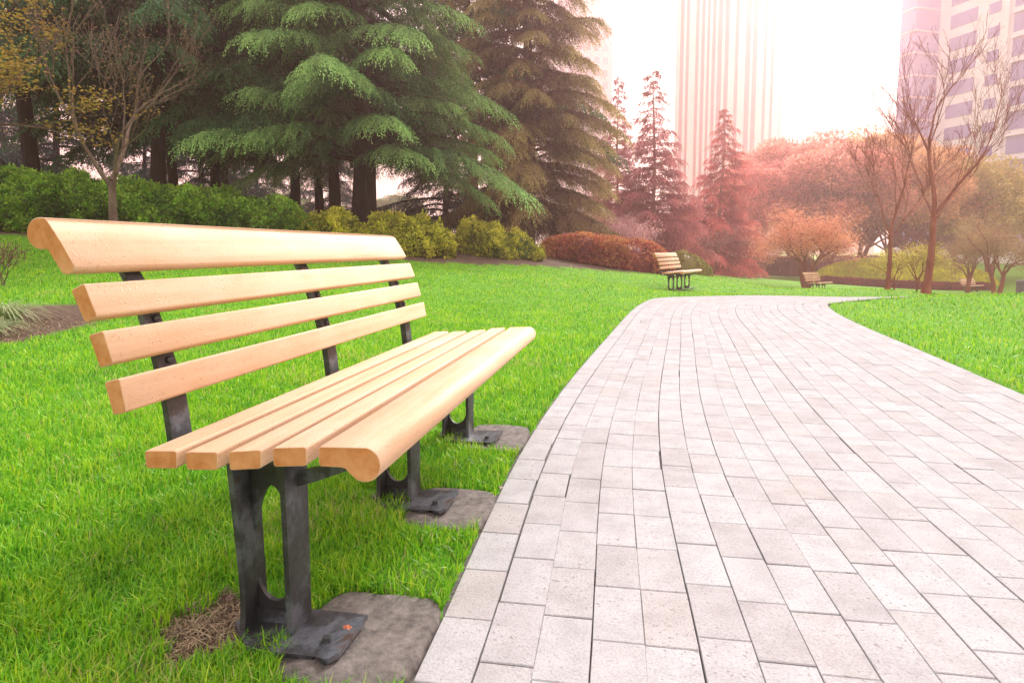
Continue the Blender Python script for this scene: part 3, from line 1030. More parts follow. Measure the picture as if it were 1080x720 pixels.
back = conifer(405, 9.0, 0.8, 4.0, 60, 120, droop=0.28, rise=0.10, trunk_r=0.2, nl=0.20, nw=0.035, side=0.8)
for k, (px, Z, sc, rz, lab) in enumerate((
        (70, 26.0, 0.95, 0, 'blue-grey cedar behind the hedge, seen left of the slender bare maple'),
        (275, 33.0, 0.85, 80, 'blue-grey cedar far behind the hedge, seen between the slim trunks'),
        (-60, 24.0, 1.0, 160, 'blue-grey cedar at the far left edge of the bank'),
        (470, 25.0, 0.75, 210, 'dark blue-grey cedar between the great green cedar and the russet one'),
        (160, 31.0, 0.85, 30, 'blue-grey cedar far behind the leaning thick trunk'),
        (352, 34.0, 0.8, 280, 'blue-grey cedar far behind the trunk left of the great green cedar'),
        (15, 33.0, 1.0, 120, 'blue-grey cedar far behind the thick trunk at the left end of the hedge'),
        (215, 27.0, 0.8, 190, 'blue-grey cedar close behind the pair of slim dark trunks'))):
    put_tree('cedar_tree', back, (M_BARK_D, L_CEDAR_B), px, Z, lab, 'cedar tree', CED_G, rz=R(rz), sc=sc)

fir = conifer(505, 9.0, 0.3, 2.3, 110, 150, droop=0.10, rise=0.12, trunk_r=0.13, nl=0.15, nw=0.035, side=1.3, top_pow=1.0)
fir2 = conifer(506, 8.2, 0.3, 2.2, 104, 150, droop=0.12, rise=0.10, trunk_r=0.13, nl=0.15, nw=0.038, side=1.3, top_pow=0.95)
FG = 'pointed firs beyond the lawn'
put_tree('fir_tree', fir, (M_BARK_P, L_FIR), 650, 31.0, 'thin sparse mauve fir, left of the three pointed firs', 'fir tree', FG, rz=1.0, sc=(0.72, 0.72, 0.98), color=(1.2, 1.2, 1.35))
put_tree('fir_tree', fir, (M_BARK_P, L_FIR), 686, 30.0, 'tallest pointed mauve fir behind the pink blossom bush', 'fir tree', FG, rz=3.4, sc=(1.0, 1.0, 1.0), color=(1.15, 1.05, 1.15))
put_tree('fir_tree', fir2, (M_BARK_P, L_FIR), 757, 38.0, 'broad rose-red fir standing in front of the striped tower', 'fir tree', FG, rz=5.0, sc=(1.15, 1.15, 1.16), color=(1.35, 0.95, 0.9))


# ------------------------------------------------------------------ broadleaved trees
def branching(acc, g, p, d, L, r, depth, spread=0.55, kids=3, up=0.15, tips=None, seg=5, minr=0.004, shrink=0.72):
    n = 5
    pts = [p]
    dd = d
    for _ in range(n):
        dd = unit(dd + g.normal(size=3) * 0.10 + np.array([0, 0, up * 0.12]))
        pts.append(pts[-1] + dd * L / n)
    pts = np.array(pts)
    r1 = max(minr, r * 0.60)
    tube(acc, pts, np.linspace(r, r1, n + 1), seg if r > 0.03 else 4, cap=False)
    if tips is not None and depth <= 1:
        tips.extend(pts[2:])
    if depth == 0:
        return
    for k in range(kids):
        a = g.random() * 2 * np.pi + k * 2.1
        s = unit(np.cross(dd, g.normal(size=3)))
        nd = unit(dd + s * spread * (0.7 + 0.6 * g.random()) + np.array([0, 0, up]))
        i = n if k == 0 else int(g.integers(2, n + 1))
        branching(acc, g, pts[i], nd, L * shrink * (0.8 + 0.4 * g.random()), max(minr, r1 * (0.9 if k == 0 else 0.65)), depth - 1, spread, kids, up, tips, seg, minr, shrink)


def broadleaf(seed, height, rad, trunk_h, ncl, ncards, leaf=0.16, tr_r=0.18, stems=1, flat=0.75, clump=0.26):
    g = rng(seed)
    tr, cr = Acc(), Acc()
    cz = trunk_h + (height - trunk_h) * 0.5
    rz_ = (height - trunk_h) * 0.5
    cl = []
    while len(cl) < ncl:
        u = unit(g.normal(size=3))
        u[2] = u[2] if u[2] > -0.55 else -u[2]
        rr = (0.45 + 0.5 * g.random() ** 0.6)
        cl.append(np.array([u[0] * rad * rr, u[1] * rad * rr, cz + u[2] * rz_ * rr]))
    cl = np.array(cl)
    for s in range(stems):
        a = s * 2.3 + g.random()
        off = np.array([math.cos(a), math.sin(a), 0]) * (0.12 if stems > 1 else 0)
        top = np.array([g.normal() * 0.2, g.normal() * 0.2, trunk_h]) + off * 5
        pts = np.array([off + np.array([0, 0, -0.3]), off * 1.5 + np.array([0, 0, trunk_h * 0.5]), top])
        tube(tr, pts, [tr_r * 1.3, tr_r, tr_r * 0.8], 8)
        for c in cl[s::stems][:16]:
            mid = (top + c) / 2 + np.array([0, 0, -0.12 * np.linalg.norm(c - top)]) + g.normal(size=3) * 0.15
            tube(tr, np.array([top - np.array([0, 0, 0.2]), mid, c]), [tr_r * 0.5, tr_r * 0.28, 0.02], 5, cap=False)
    per = ncards // ncl
    for c in cl:
        r = rad * clump * (0.7 + 0.7 * g.random())
        u = unit(g.normal(size=(per, 3)))
        rr = r * (0.35 + 0.65 * g.random(per) ** 0.4)[:, None]
        P = c + u * rr * np.array([1, 1, flat])
        D = u + g.normal(size=(per, 3)) * 0.8 + np.array([0, 0, 0.15])
        cards(cr, P, D, leaf * (0.7 + 0.6 * g.random(per)), leaf * 0.55 * (0.7 + 0.6 * g.random(per)), g)
    return tr.mesh('trunk'), cr.mesh('crown')


bl = broadleaf(601, 9.5, 4.6, 2.4, 60, 30000, leaf=0.24, tr_r=0.16, stems=2, clump=0.24)
bl2 = broadleaf(602, 9.0, 4.4, 2.2, 54, 28000, leaf=0.24, tr_r=0.15, stems=3, clump=0.26)
BG = 'broadleaved trees across the far lawn'
SAL = (1.0, 0.46, 0.34); SALD_FLARE = (1.0, 0.36, 0.28); ORA_FLARE = (1.0, 0.58, 0.28); OLV = (0.78, 0.64, 0.20)  # salmon and orange: coral flare light painted into the crown colour
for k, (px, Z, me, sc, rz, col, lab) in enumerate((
        (803, 56, bl, 1.0, 0, SALD_FLARE, 'salmon broadleaved tree just right of the rose-red fir'),
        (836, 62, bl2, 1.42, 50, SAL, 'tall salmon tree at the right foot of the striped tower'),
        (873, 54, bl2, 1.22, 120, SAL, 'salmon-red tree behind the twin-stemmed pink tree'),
        (905, 60, bl, 1.34, 200, ORA_FLARE, 'orange tree with a tall rounded crown left of the two bare trees'),
        (938, 56, bl, 1.22, 290, ORA_FLARE, 'orange tree directly behind the smaller bare tree'),
        (975, 60, bl2, 1.27, 20, ORA_FLARE, 'orange-olive tree directly behind the larger bare tree'),
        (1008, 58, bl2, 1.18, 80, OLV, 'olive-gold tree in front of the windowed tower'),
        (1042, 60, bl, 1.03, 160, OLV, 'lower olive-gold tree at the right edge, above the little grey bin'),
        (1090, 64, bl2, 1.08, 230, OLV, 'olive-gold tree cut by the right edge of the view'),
        (720, 58, bl, 0.55, 30, SALD_FLARE, 'low dusky red tree in the gap between the firs'),
        (775, 48, bl2, 0.42, 70, SALD_FLARE, 'small dusky red tree low behind the whitish bare sapling'))):
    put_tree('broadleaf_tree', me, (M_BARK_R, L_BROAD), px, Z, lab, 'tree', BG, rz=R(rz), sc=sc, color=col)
PALE = (0.30, 0.42, 0.20)
for k, (px, Z, sc, rz, lab) in enumerate((
        (110, 75, 0.95, 10, 'pale green tree far behind the slender bare maple'),
        (215, 82, 0.8, 100, 'pale green tree far off between the slim trunks, left of the railing'),
        (300, 70, 0.7, 200, 'pale green tree far off behind the white railing'),
        (420, 78, 0.75, 300, 'pale green tree far off right of the thick cedar trunk'),
        (20, 80, 0.95, 60, 'pale green tree far off at the left, behind the thick dark trunk'))):
    put_tree('broadleaf_tree', bl if k % 2 else bl2, (M_BARK_B, L_BROAD), px, Z, lab, 'tree', 'pale trees beyond the bank', rz=R(rz), sc=sc, color=PALE)

# twin-stemmed pink tree by the small far bench: fine twigs with a haze of small leaves
def twiggy(seed, stems, h, r0, depth, L, leafn, leaf, spread=0.5, kids=3, lean=0.25, up=0.2, leafspread=0.14, flat=False, shrink=0.72):
    g = rng(seed)
    tr, cr = Acc(), Acc()
    tips = []
    for s in range(stems):
        a = s * 2 * np.pi / stems + g.random()
        off = np.array([math.cos(a), math.sin(a), 0]) * r0 * (1.1 if stems > 1 else 0)
        d = unit(np.array([math.cos(a) * lean, math.sin(a) * lean, 1.0]))
        tube(tr, np.array([off - d * 0.3, off + d * h * 0.5 + g.normal(size=3) * 0.02, off + d * h]), [r0 * 1.35, r0, r0 * 0.85], 8, cap=False)
        for k in range(kids):
            b = a + k * 2.1
            nd = unit(d + np.array([math.cos(b), math.sin(b), 0]) * spread)
            branching(tr, g, off + d * h * (1 - 0.12 * k), nd, L, r0 * (0.7 - 0.08 * k), depth, spread, kids, up, tips, shrink=shrink)
    me = None
    if leafn:
        T = np.array(tips)
        i = g.integers(0, len(T), leafn)
        P = T[i] + g.normal(size=(leafn, 3)) * leafspread * (np.array([1, 1, 0.25]) if flat else 1)
        D = g.normal(size=(leafn, 3)) * (np.array([1, 1, 0.3]) if flat else 1)
        cards(cr, P, D, leaf * (0.6 + 0.8 * g.random(leafn)), leaf * 0.6, g)
        me = cr.mesh('crown')
    return tr.mesh('trunk'), me


L_SALM = leaf_mat('salmon_spring_leaf', (0.55, 0.20, 0.12), (0.85, 0.42, 0.24), None, 0.4)
tw = twiggy(701, 3, 1.25, 0.085, 3, 0.95, 14000, 0.085, spread=0.75, lean=0.22, leafspread=0.22, shrink=0.78)
put_tree('small_tree', tw, (M_BARK_R, L_SALM), 851, 29.0, 'salmon-leaved tree with twin dark stems beside the small far bench', 'tree', None, rz=0.6, sc=(1.1, 1.1, 0.95))
tw2 = twiggy(702, 2, 0.8, 0.05, 4, 0.75, 2500, 0.05, spread=0.7, lean=0.3, leafspread=0.15, shrink=0.75)
put_tree('small_tree', tw2, (M_BARK_P, L_PINK), 757, 37.0, 'small whitish-pink bare sapling with fine twigs in the reddish bed', 'tree', None, rz=0.2, sc=1.05)
put_tree('small_tree', tw2, (M_BARK_P, L_PINK), 803, 46.0, 'thin pale sapling standing before the far reddish hedge', 'tree', None, rz=2.2, sc=1.1)

# the two tall bare trees on the right lawn
def bare_tree(seed, h0, r0, L, lean, forks):
    g = rng(seed)
    tr, br = Acc(), Acc()
    d = unit(np.array([lean, 0.0, 1.0]))
    zz = np.linspace(-0.3, h0, 9)
    P = np.array([d * z + np.array([0.03 * math.sin(z * 2.2), 0.03 * math.cos(z * 1.7), 0]) for z in zz])
    tube(tr, P, r0 * (1 + 0.5 * np.exp(-np.clip(zz, 0, None) / 0.12)) * (1 - 0.32 * np.clip(zz, 0, None) / h0), 10)
    tips = []
    for k, (a, sp, rr, ll, at) in enumerate(forks):
        nd = unit(d + np.array([math.cos(R(a)), math.sin(R(a)), 0]) * sp)
        p = P[-1] * at + P[0] * 0 if at == 1 else np.array([np.interp(h0 * at, zz, P[:, 0]), np.interp(h0 * at, zz, P[:, 1]), h0 * at])
        branching(br, g, p - nd * r0 * 0.4, nd, L * ll, r0 * rr, 4, 0.42, 4, 0.24, tips, seg=6, minr=0.0030, shrink=0.66)
    cr = Acc()
    T = np.array(tips); n = 420
    i = g.integers(0, len(T), n)
    cards(br, T[i] + g.normal(size=(n, 3)) * 0.03, g.normal(size=(n, 3)), 0.035, 0.02, g)
    return tr.mesh('trunk'), br.mesh('crown')


ba = bare_tree(811, 1.65, 0.082, 1.4, 0.03, ((120, 0.05, 0.55, 1.2, 1.0), (5, 0.46, 0.38, 1.2, 1.0), (165, 0.36, 0.26, 0.9, 0.98), (-60, 0.45, 0.22, 0.7, 0.9)))
put_tree('bare_tree', ba, (M_BARK_R, M_BARK_R), 978, 14.4, 'larger bare tree with wide forking red-brown limbs on the right lawn', 'bare tree', 'tall bare trees on the right lawn', rz=R(YAW), dz=-0.02, sc=1.05)
bb = bare_tree(826, 1.35, 0.06, 1.15, -0.02, ((170, 0.42, 0.46, 1.05, 1.0), (60, 0.10, 0.55, 1.3, 1.0), (-20, 0.5, 0.3, 0.9, 0.92)))
put_tree('bare_tree', bb, (M_BARK_R, M_BARK_R), 937, 15.6, 'smaller bare tree with a slim forked stem, left of the larger bare one', 'bare tree', 'tall bare trees on the right lawn', rz=R(YAW), dz=-0.02)
yl = twiggy(731, 2, 0.45, 0.022, 3, 0.42, 1500, 0.055, spread=0.6, lean=0.25, leafspread=0.10, flat=True)
put_tree('sapling', yl, (M_BARK_R, L_YEL), 967, 16.0, 'yellow-leaved sapling between the two bare trunks, close to the larger', 'sapling', 'young leafy saplings', rz=1.0, sc=0.95)
put_tree('sapling', yl, (M_BARK_P, L_YEL), 942, 17.5, 'yellow-leaved pale sapling hugging the smaller bare trunk', 'sapling', 'young leafy saplings', rz=3.5, sc=0.95)
L_OLT = leaf_mat('olive_rose_leaf', (0.30, 0.17, 0.10), (0.50, 0.36, 0.16), None, 0.35)
sm = twiggy(741, 2, 0.9, 0.085, 3, 0.95, 9000, 0.07, spread=0.62, lean=0.16, leafspread=0.22, shrink=0.75)
put_tree('small_tree', sm, (M_BARK_R, L_OLT), 1021, 31.0, 'small tree with a thin forked stem beside the tiny far bench', 'tree', 'small olive trees near the right edge', rz=0.4, sc=(0.8, 0.8, 0.92))
put_tree('small_tree', sm, (M_BARK_B, L_OLT), 1052, 29.0, 'small tree with a sturdier dark V-shaped stem right of the tiny far bench', 'tree', 'small olive trees near the right edge', rz=2.4, sc=(1.05, 1.05, 1.02))

# slender maple in front of the hedge, and the golden maple reaching in from the left
mp = twiggy(901, 1, 1.15, 0.07, 4, 1.35, 900, 0.05, spread=0.48, kids=3, lean=0.0, up=0.22, leafspread=0.10, flat=True, shrink=0.74)
put_tree('maple_tree', mp, (M_BARK_G, L_BUD), 124, 11.9, 'slender nearly bare maple with forking grey twigs in front of the hedge', 'maple tree', None, rz=0.8, dz=0.0)


def golden(seed):
    g = rng(seed)
    tr, cr = Acc(), Acc()
    tube(tr, np.array([(0, 0, -0.3), (0.05, 0, 0.8), (0.0, 0.05, 1.7)]), [0.13, 0.11, 0.09], 9)
    tips = []
    for k in range(7):
        a = k * 0.9 + 0.2
        nd = unit(np.array([math.cos(a), math.sin(a), 0.75]))
        branching(tr, g, np.array([0, 0.05, 1.0 + 0.1 * k]), nd, 1.25, 0.05, 3, 0.5, 3, 0.08, tips, minr=0.004, shrink=0.75)
    T = np.array(tips)
    n = 9000
    i = g.integers(0, len(T), n // 12)
    P = np.repeat(T[i], 12, 0) + g.normal(size=(len(i) * 12, 3)) * np.array([0.13, 0.13, 0.03])
    D = g.normal(size=P.shape) * np.array([1, 1, 0.35])
    cards(cr, P, D, 0.055 * (0.6 + 0.8 * g.random(len(P))), 0.03, g, tip=(g.random(len(P)) > 0.75) * 0.8)
    return tr.mesh('trunk'), cr.mesh('crown')


gm = golden(911)
put_tree('maple_tree', gm, (M_BARK_B, L_GOLD), -110, 9.6, 'golden-leaved maple reaching in from the upper left edge', 'maple tree', None, rz=0.3, sc=1.12)


# ------------------------------------------------------------------ hedges and shrubs
def hedge(name, line, hw, hh, n, leaf, mat_, label, cat, seed, group=None, rough=0.22, lumpscale=0.55, power=2.6, follow=True, taper=True, origin=None, front_only=True):
    """a clipped or loose bank of leaves along a line of (x ahead-frame) points, with a dark twiggy core"""
    g = rng(seed)
    L = np.array([W(*p) for p in line])
    sg = np.linalg.norm(np.diff(L, axis=0), axis=1); s = np.concatenate([[0], np.cumsum(sg)])
    hw = np.interp(s, np.linspace(0, s[-1], len(np.atleast_1d(hw))), np.atleast_1d(hw)) if np.ndim(hw) else np.full(len(s), hw)
    hh = np.interp(s, np.linspace(0, s[-1], len(np.atleast_1d(hh))), np.atleast_1d(hh)) if np.ndim(hh) else np.full(len(s), hh)
    tot = s[-1]
    wmax = hw.max()

    def surf(u, v, k=1.0):
        """u along 0..1, v around -1..1 (0 top): position"""
        ss = np.interp(u, [0, 1], [0, tot])
        c = np.stack([np.interp(ss, s, L[:, 0]), np.interp(ss, s, L[:, 1])], 1)
        e = 0.02 * tot
        c2 = np.stack([np.interp(np.minimum(ss + e, tot), s, L[:, 0]), np.interp(np.minimum(ss + e, tot), s, L[:, 1])], 1)
        c1 = np.stack([np.interp(np.maximum(ss - e, 0), s, L[:, 0]), np.interp(np.maximum(ss - e, 0), s, L[:, 1])], 1)
        t = unit(c2 - c1); nrm = np.stack([t[:, 1], -t[:, 0]], 1)
        w = np.interp(ss, s, hw); h = np.interp(ss, s, hh)
        if taper:
            d = np.minimum(ss, tot - ss) / np.maximum(w, 1e-3)
            ed = np.clip(1 - (1 - np.clip(d, 0, 1)) ** power, 0.0, 1) ** (1 / power)
        else:
            ed = np.ones_like(ss)
        a = v * np.pi / 2
        cx = np.sign(np.sin(a)) * np.abs(np.sin(a)) ** (2 / power); cz = np.abs(np.cos(a)) ** (2 / power)
        xy = c + nrm * (cx * w * (0.25 + 0.75 * ed) * k)[:, None]
        z = cz * h * (0.15 + 0.85 * ed) * k
        P = np.stack([xy[:, 0], xy[:, 1], z], 1)
        N = np.stack([nrm[:, 0] * np.sin(a), nrm[:, 1] * np.sin(a), np.cos(a)], 1)
        lp = lump(P, lumpscale, seed * 0.37) + 0.5 * lump(P, lumpscale * 0.4, seed * 0.91)
        P = P + N * (lp * rough * min(1.0, hh.max()))[:, None]
        P[:, 2] = np.maximum(P[:, 2], 0.01) + hfun(P[:, 0], P[:, 1])
        return P, N, lp
    acc = Acc()
    # core
    nu, nv = max(16, int(tot / 0.25)), 18
    uu, vv = np.meshgrid(np.linspace(0, 1, nu), np.linspace(-1, 1, nv), indexing='ij')
    Pc, _, lpc = surf(uu.ravel(), vv.ravel(), 0.86)
    i = np.arange(nu - 1)[:, None] * nv; j = np.arange(nv - 1)[None]
    F = np.stack([i + j, i + j + 1, i + nv + j + 1, i + nv + j], -1).reshape(-1, 4)
    o3 = np.array([*L[len(L) // 2], H(L[len(L) // 2])])
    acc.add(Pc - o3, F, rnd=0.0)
    K = 7
    n = n // K
    u = g.random(n); v = g.random(n) * 2 - 1
    v = np.sign(v) * np.abs(v) ** 0.9
    P, N, lp = surf(u, v)
    depth = g.random(n) ** 1.6
    P = P - N * (depth * 0.14)[:, None]
    P[:, 2] = np.maximum(P[:, 2], hfun(P[:, 0], P[:, 1]) + 0.01)
    D = N * 0.8 + g.normal(size=(n, 3)) * 0.75 + np.array([0, 0, 0.25])
    P = P - o3 + N * (0.09 * rough / 0.2 * g.random(n) ** 2)[:, None]
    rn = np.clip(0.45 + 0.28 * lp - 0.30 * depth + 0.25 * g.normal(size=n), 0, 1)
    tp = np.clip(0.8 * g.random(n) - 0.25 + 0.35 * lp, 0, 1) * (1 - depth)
    P = np.repeat(P, K, 0); N = np.repeat(N, K, 0); rn = np.clip(np.repeat(rn, K) + 0.1 * g.normal(size=n * K), 0, 1); tp = np.repeat(tp, K)
    n = n * K
    P = P + g.normal(size=(n, 3)) * leaf * 0.35
    D = unit(N + np.array([0, 0, 0.5])) * 0.5 + g.normal(size=(n, 3)) * 0.8
    cards(acc, P, D, leaf * (0.7 + 0.6 * g.random(n)), leaf * 0.55, g, rnd=rn, tip=tp, mid=0.55)
    o = link(name, acc.mesh(name), mat_, None, tuple(o3))
    return prop(o, label, cat, group)


def LC(px, Z): return ((px - 540) / 680.0 * Z, Z)


hedge('hedge', [LC(-260, 13.6), LC(-80, 13.6), LC(60, 13.9), LC(170, 14.2), LC(262, 14.4), LC(338, 15.0)], [1.6, 1.6, 1.5, 1.4, 1.3, 1.1], [1.0, 1.0, 0.95, 0.92, 0.8, 0.6], 170000, 0.085, L_BANK,
      'long dark green leafy hedge bank under the cedars behind the large bench', 'hedge', 21, rough=0.20, lumpscale=0.42)
SG = 'yellow-green shrubs at the foot of the cedars'
hedge('shrub', [LC(318, 14.6), LC(352, 14.5), LC(386, 14.6)], 0.65, [0.52, 0.64, 0.60], 16000, 0.075, L_LIME, 'yellow-green shrub just above the top rail of the large bench', 'shrub', 22, SG, rough=0.26, lumpscale=0.28)
hedge('shrub', [LC(384, 15.0), LC(430, 15.2), LC(474, 15.6)], 0.72, [0.66, 0.74, 0.66], 24000, 0.075, L_LIME, 'bright yellow-green shrub right of the large bench backrest', 'shrub', 23, SG, rough=0.26, lumpscale=0.28)
hedge('shrub', [LC(482, 16.6), LC(512, 16.7), LC(538, 16.9)], 0.70, [0.68, 0.72, 0.60], 16000, 0.075, L_LIME, 'rounded yellow-green shrub under the russet cedar', 'shrub', 24, SG, rough=0.26, lumpscale=0.28)
hedge('shrub', [LC(528, 17.2), LC(548, 17.3), LC(566, 17.6)], 0.55, [0.62, 0.56, 0.42], 10000, 0.05, L_LIME, 'lowest yellow-green shrub, sloping down beside the red hedge', 'shrub', 25, SG, rough=0.26, lumpscale=0.3)
hedge('hedge', [LC(574, 19.6), LC(620, 19.2), LC(660, 19.2), LC(694, 19.9)], [0.9, 1.1, 1.1, 0.9], [0.62, 0.78, 0.86, 0.82], 42000, 0.05, L_RED,
      'rounded red-leaved hedge along the lawn below the russet cedar', 'hedge', 26, rough=0.09, lumpscale=0.7, power=3.0)
L_OLIVE = leaf_mat('olive_lime_leaf', (0.20, 0.19, 0.04), (0.46, 0.42, 0.10), None, 0.25)
hedge('shrub', [LC(704, 24.5), LC(722, 24.3), LC(742, 24.8)], 0.75, [0.60, 0.80, 0.50], 12000, 0.06, L_OLIVE, 'low domed olive shrub just behind the mid-distance bench', 'shrub', 27, None, rough=0.08)
L_FLAT = leaf_mat('clipped_lime_leaf', (0.40, 0.44, 0.02), (0.86, 0.86, 0.03), (0.95, 0.92, 0.05), 0.3)
hedge('hedge', [LC(868, 51.0), LC(915, 52.5), LC(965, 54), LC(1010, 54.0), LC(1046, 51.5)], [2.0, 4.5, 5.5, 4.5, 2.0], [1.3, 1.95, 2.25, 1.95, 1.1], 90000, 0.11, L_FLAT,
      'broad clipped oval hedge with a lime top across the right lawn', 'hedge', 28, rough=0.05, lumpscale=1.6, power=1.9)
L_DUSK = leaf_mat('dusky_red_leaf', (0.14, 0.022, 0.022), (0.36, 0.06, 0.06), None, 0.2)
hedge('hedge', [LC(862, 45.0), LC(915, 44.5), LC(965, 45), LC(1010, 46.0), LC(1044, 46.5)], 0.7, 0.5, 30000, 0.09, L_DUSK,
      'low dark red hedge edging the front of the lime oval hedge', 'hedge', 33, rough=0.05, lumpscale=1.0, power=3.0)
FH = 'low dusky red hedges beyond the far lawn'
hedge('hedge', [LC(690, 56), LC(730, 58), LC(772, 60)], 1.2, 1.2, 14000, 0.13, L_DUSK, 'low dusky red hedge behind the whitish sapling', 'hedge', 29, FH, rough=0.1, lumpscale=1.5)
hedge('hedge', [LC(786, 62), LC(820, 63), LC(858, 64)], 1.4, 1.8, 16000, 0.13, L_DUSK, 'taller dusky red hedge left of the twin-stemmed salmon tree', 'hedge', 30, FH, rough=0.12, lumpscale=1.5)
hedge('hedge', [LC(866, 66), LC(930, 68), LC(1012, 70)], 1.4, 2.0, 24000, 0.14, L_DUSK, 'long dusky red hedge behind the lime oval hedge', 'hedge', 31, FH, rough=0.12, lumpscale=1.5)
# pink blossoming bush
pb = twiggy(951, 5, 0.25, 0.02, 3, 0.62, 7000, 0.045, spread=0.7, lean=0.55, leafspread=0.09, up=0.1)
put_tree('blossom_bush', pb, (M_BARK_P, L_PINK), 655, 20.9, 'airy bush in pink blossom rising behind the red hedge', 'bush', None, rz=0.5, sc=(1.0, 1.0, 0.95))


# strap-leaved clumps in the bed at the left
def clump(seed, n, L, wd, spread=0.12):
    g = rng(seed)
    V = []; F = []; rn = []; tp = []
    m = 6
    for k in range(n):
        a = g.random() * 2 * np.pi; d = np.array([math.cos(a), math.sin(a), 0]); s = np.array([-d[1], d[0], 0])
        b = d * g.random() * spread; ll = L * (0.6 + 0.6 * g.random()); out = 0.5 + 0.7 * g.random()
        r_ = g.random()
        for i in range(m):
            t = i / (m - 1)
            p = b + d * ll * out * t ** 1.3 + np.array([0, 0, ll * (1.15 * t - (0.55 + 0.5 * out) * t * t)])
            w = wd * (1 - t) ** 0.6 * 0.5
            V += [p - s * w, p + s * w]; rn += [r_, r_]; tp += [t, t]
        o = k * 2 * m
        for i in range(m - 1):
            F.append((o + 2 * i, o + 2 * i + 1, o + 2 * i + 3, o + 2 * i + 2))
    return np_mesh('clump', np.array(V), np.array(F), {'rnd': np.array(rn), 'tip': np.array(tp) * 0.6})


for k, (x, z, sc, lab) in enumerate(((-4.25, 5.35, 1.0, 'arching strap-leaved clump in the bare bed at the left edge'),
                                    (-4.02, 4.85, 0.7, 'smaller strap-leaved clump cut by the left edge, nearer than the other'))):
    p = W(x, z)
    prop(link('grass_clump', clump(961 + k, 230, 0.42 * sc, 0.012), L_STRAP, None, (p[0], p[1], H(p))), lab, 'plant', 'strap-leaved clumps in the left bed')
tp_ = twiggy(971, 3, 0.2, 0.008, 2, 0.25, 500, 0.03, spread=0.6, lean=0.4, leafspread=0.06)
put_tree('twiggy_shrub', tp_, (M_BARK_B, L_BUD), 2, 7.2, 'small twiggy brown shrub at the left edge behind the strap-leaved clumps', 'shrub', None, rz=0.3, sc=0.75)

# ------------------------------------------------------------------ towers
def tower_mats(name, wallc, glassc):
    return simple(name + '_wall', wallc, 0.7, nscale=0.3, amt=0.06, bump=0.0), simple(name + '_glass', glassc, 0.25, nscale=0.2, amt=0.12, bump=0.0)


PW, PG = tower_mats('pink_tower', (0.78, 0.62, 0.64), (0.42, 0.20, 0.26))
p = C(766, 172)
hb = H(p)
root = empty('tower', (p[0], p[1], hb), R(YAW) + R(-26))
prop(root, 'tall pinkish tower with close vertical stripes, in the centre of the skyline', 'tower', 'high-rise towers')
w_, d_, h_ = 12.2, 9.0, 96
bm = bmesh.new(); box(bm, -w_, w_, -d_, d_, -1, h_); bm_obj('wall', bm, PG, root)
g = rng(77)
xs = -w_ + 0.1
widths = [1.0, .5, 1.6, .5, 1.3, .6, 1.6, .5, 3.2, .6, 1.6, .5, 1.6, .6, 1.6, .5, 1.5]
while xs < w_ - 0.8:
    ww = widths[int(g.integers(0, len(widths)))]
    ww = min(ww, w_ - 0.1 - xs)
    bm = bmesh.new(); box(bm, xs, xs + ww, -d_ - 0.7, -d_ + 0.02, -1, h_ + 1.5); bm_obj('pilaster', bm, PW, root)
    xs += ww + 0.55 + 0.7 * g.random()
ys = -d_ + 0.2
while ys < d_ - 0.6:
    bm = bmesh.new(); box(bm, w_ - 0.02, w_ + 0.6, ys, ys + 0.5, -1, h_ + 1.5); bm_obj('pilaster', bm, PW, root)
    bm = bmesh.new(); box(bm, -w_ - 0.6, -w_ + 0.02, ys, ys + 0.5, -1, h_ + 1.5); bm_obj('pilaster', bm, PW, root)
    ys += 1.1

# lavender tower with the sloping roof, half hidden by the russet cedar
LW, LG = tower_mats('lavender_tower', (0.54, 0.46, 0.54), (0.26, 0.20, 0.32))
p = C(608, 205)
root = empty('tower', (p[0], p[1], H(p)), R(YAW) + R(14))
prop(root, 'pale lavender tower with a sloping top, half hidden by the russet cedar', 'tower', 'high-rise towers')
bm = bmesh.new()
xa, xb, ya, yb = -10.0, 7.5, -9, 9
prof = [(xa, -1), (xb, -1), (xb, 70), (2.5, 77), (xa, 73)]
va = [bm.verts.new((x, ya, z)) for x, z in prof]; vb = [bm.verts.new((x, yb, z)) for x, z in prof]
bm.faces.new(va); bm.faces.new(vb[::-1])
for i in range(len(prof)):
    j = (i + 1) % len(prof); bm.faces.new((va[j], va[i], vb[i], vb[j]))
bm_obj('wall', bm, LW, root)
bm = bmesh.new(); box(bm, xb, xb + 2.0, -4, 7, -1, 56); bm_obj('side_wing', bm, LW, root)
low = bmesh.new()
for z in np.arange(2.5, 66, 3.6):
    for x in np.arange(xa + 1.0, xb - 1.4, 2.7):
        if z < 34:
            box(low, x, x + 1.5, ya - 0.06, ya + 0.04, z, z + 1.9)
        else:
            bm = bmesh.new(); box(bm, x, x + 1.5, ya - 0.06, ya + 0.04, z, z + 1.9); bm_obj('window', bm, LG, root)
prop(bm_obj('windows', low, LG, root), kind='stuff')

# big windowed tower at the right: glass bands, white piers
VW, VG = tower_mats('violet_tower', (0.78, 0.75, 0.80), (0.24, 0.24, 0.50))
corner = W(77.5, 121)
root = empty('tower', (corner[0], corner[1], H(corner)), R(YAW) + R(-74))
prop(root, 'big white-framed office tower with violet glass bands at the right', 'tower', 'high-rise towers')
h_ = 84
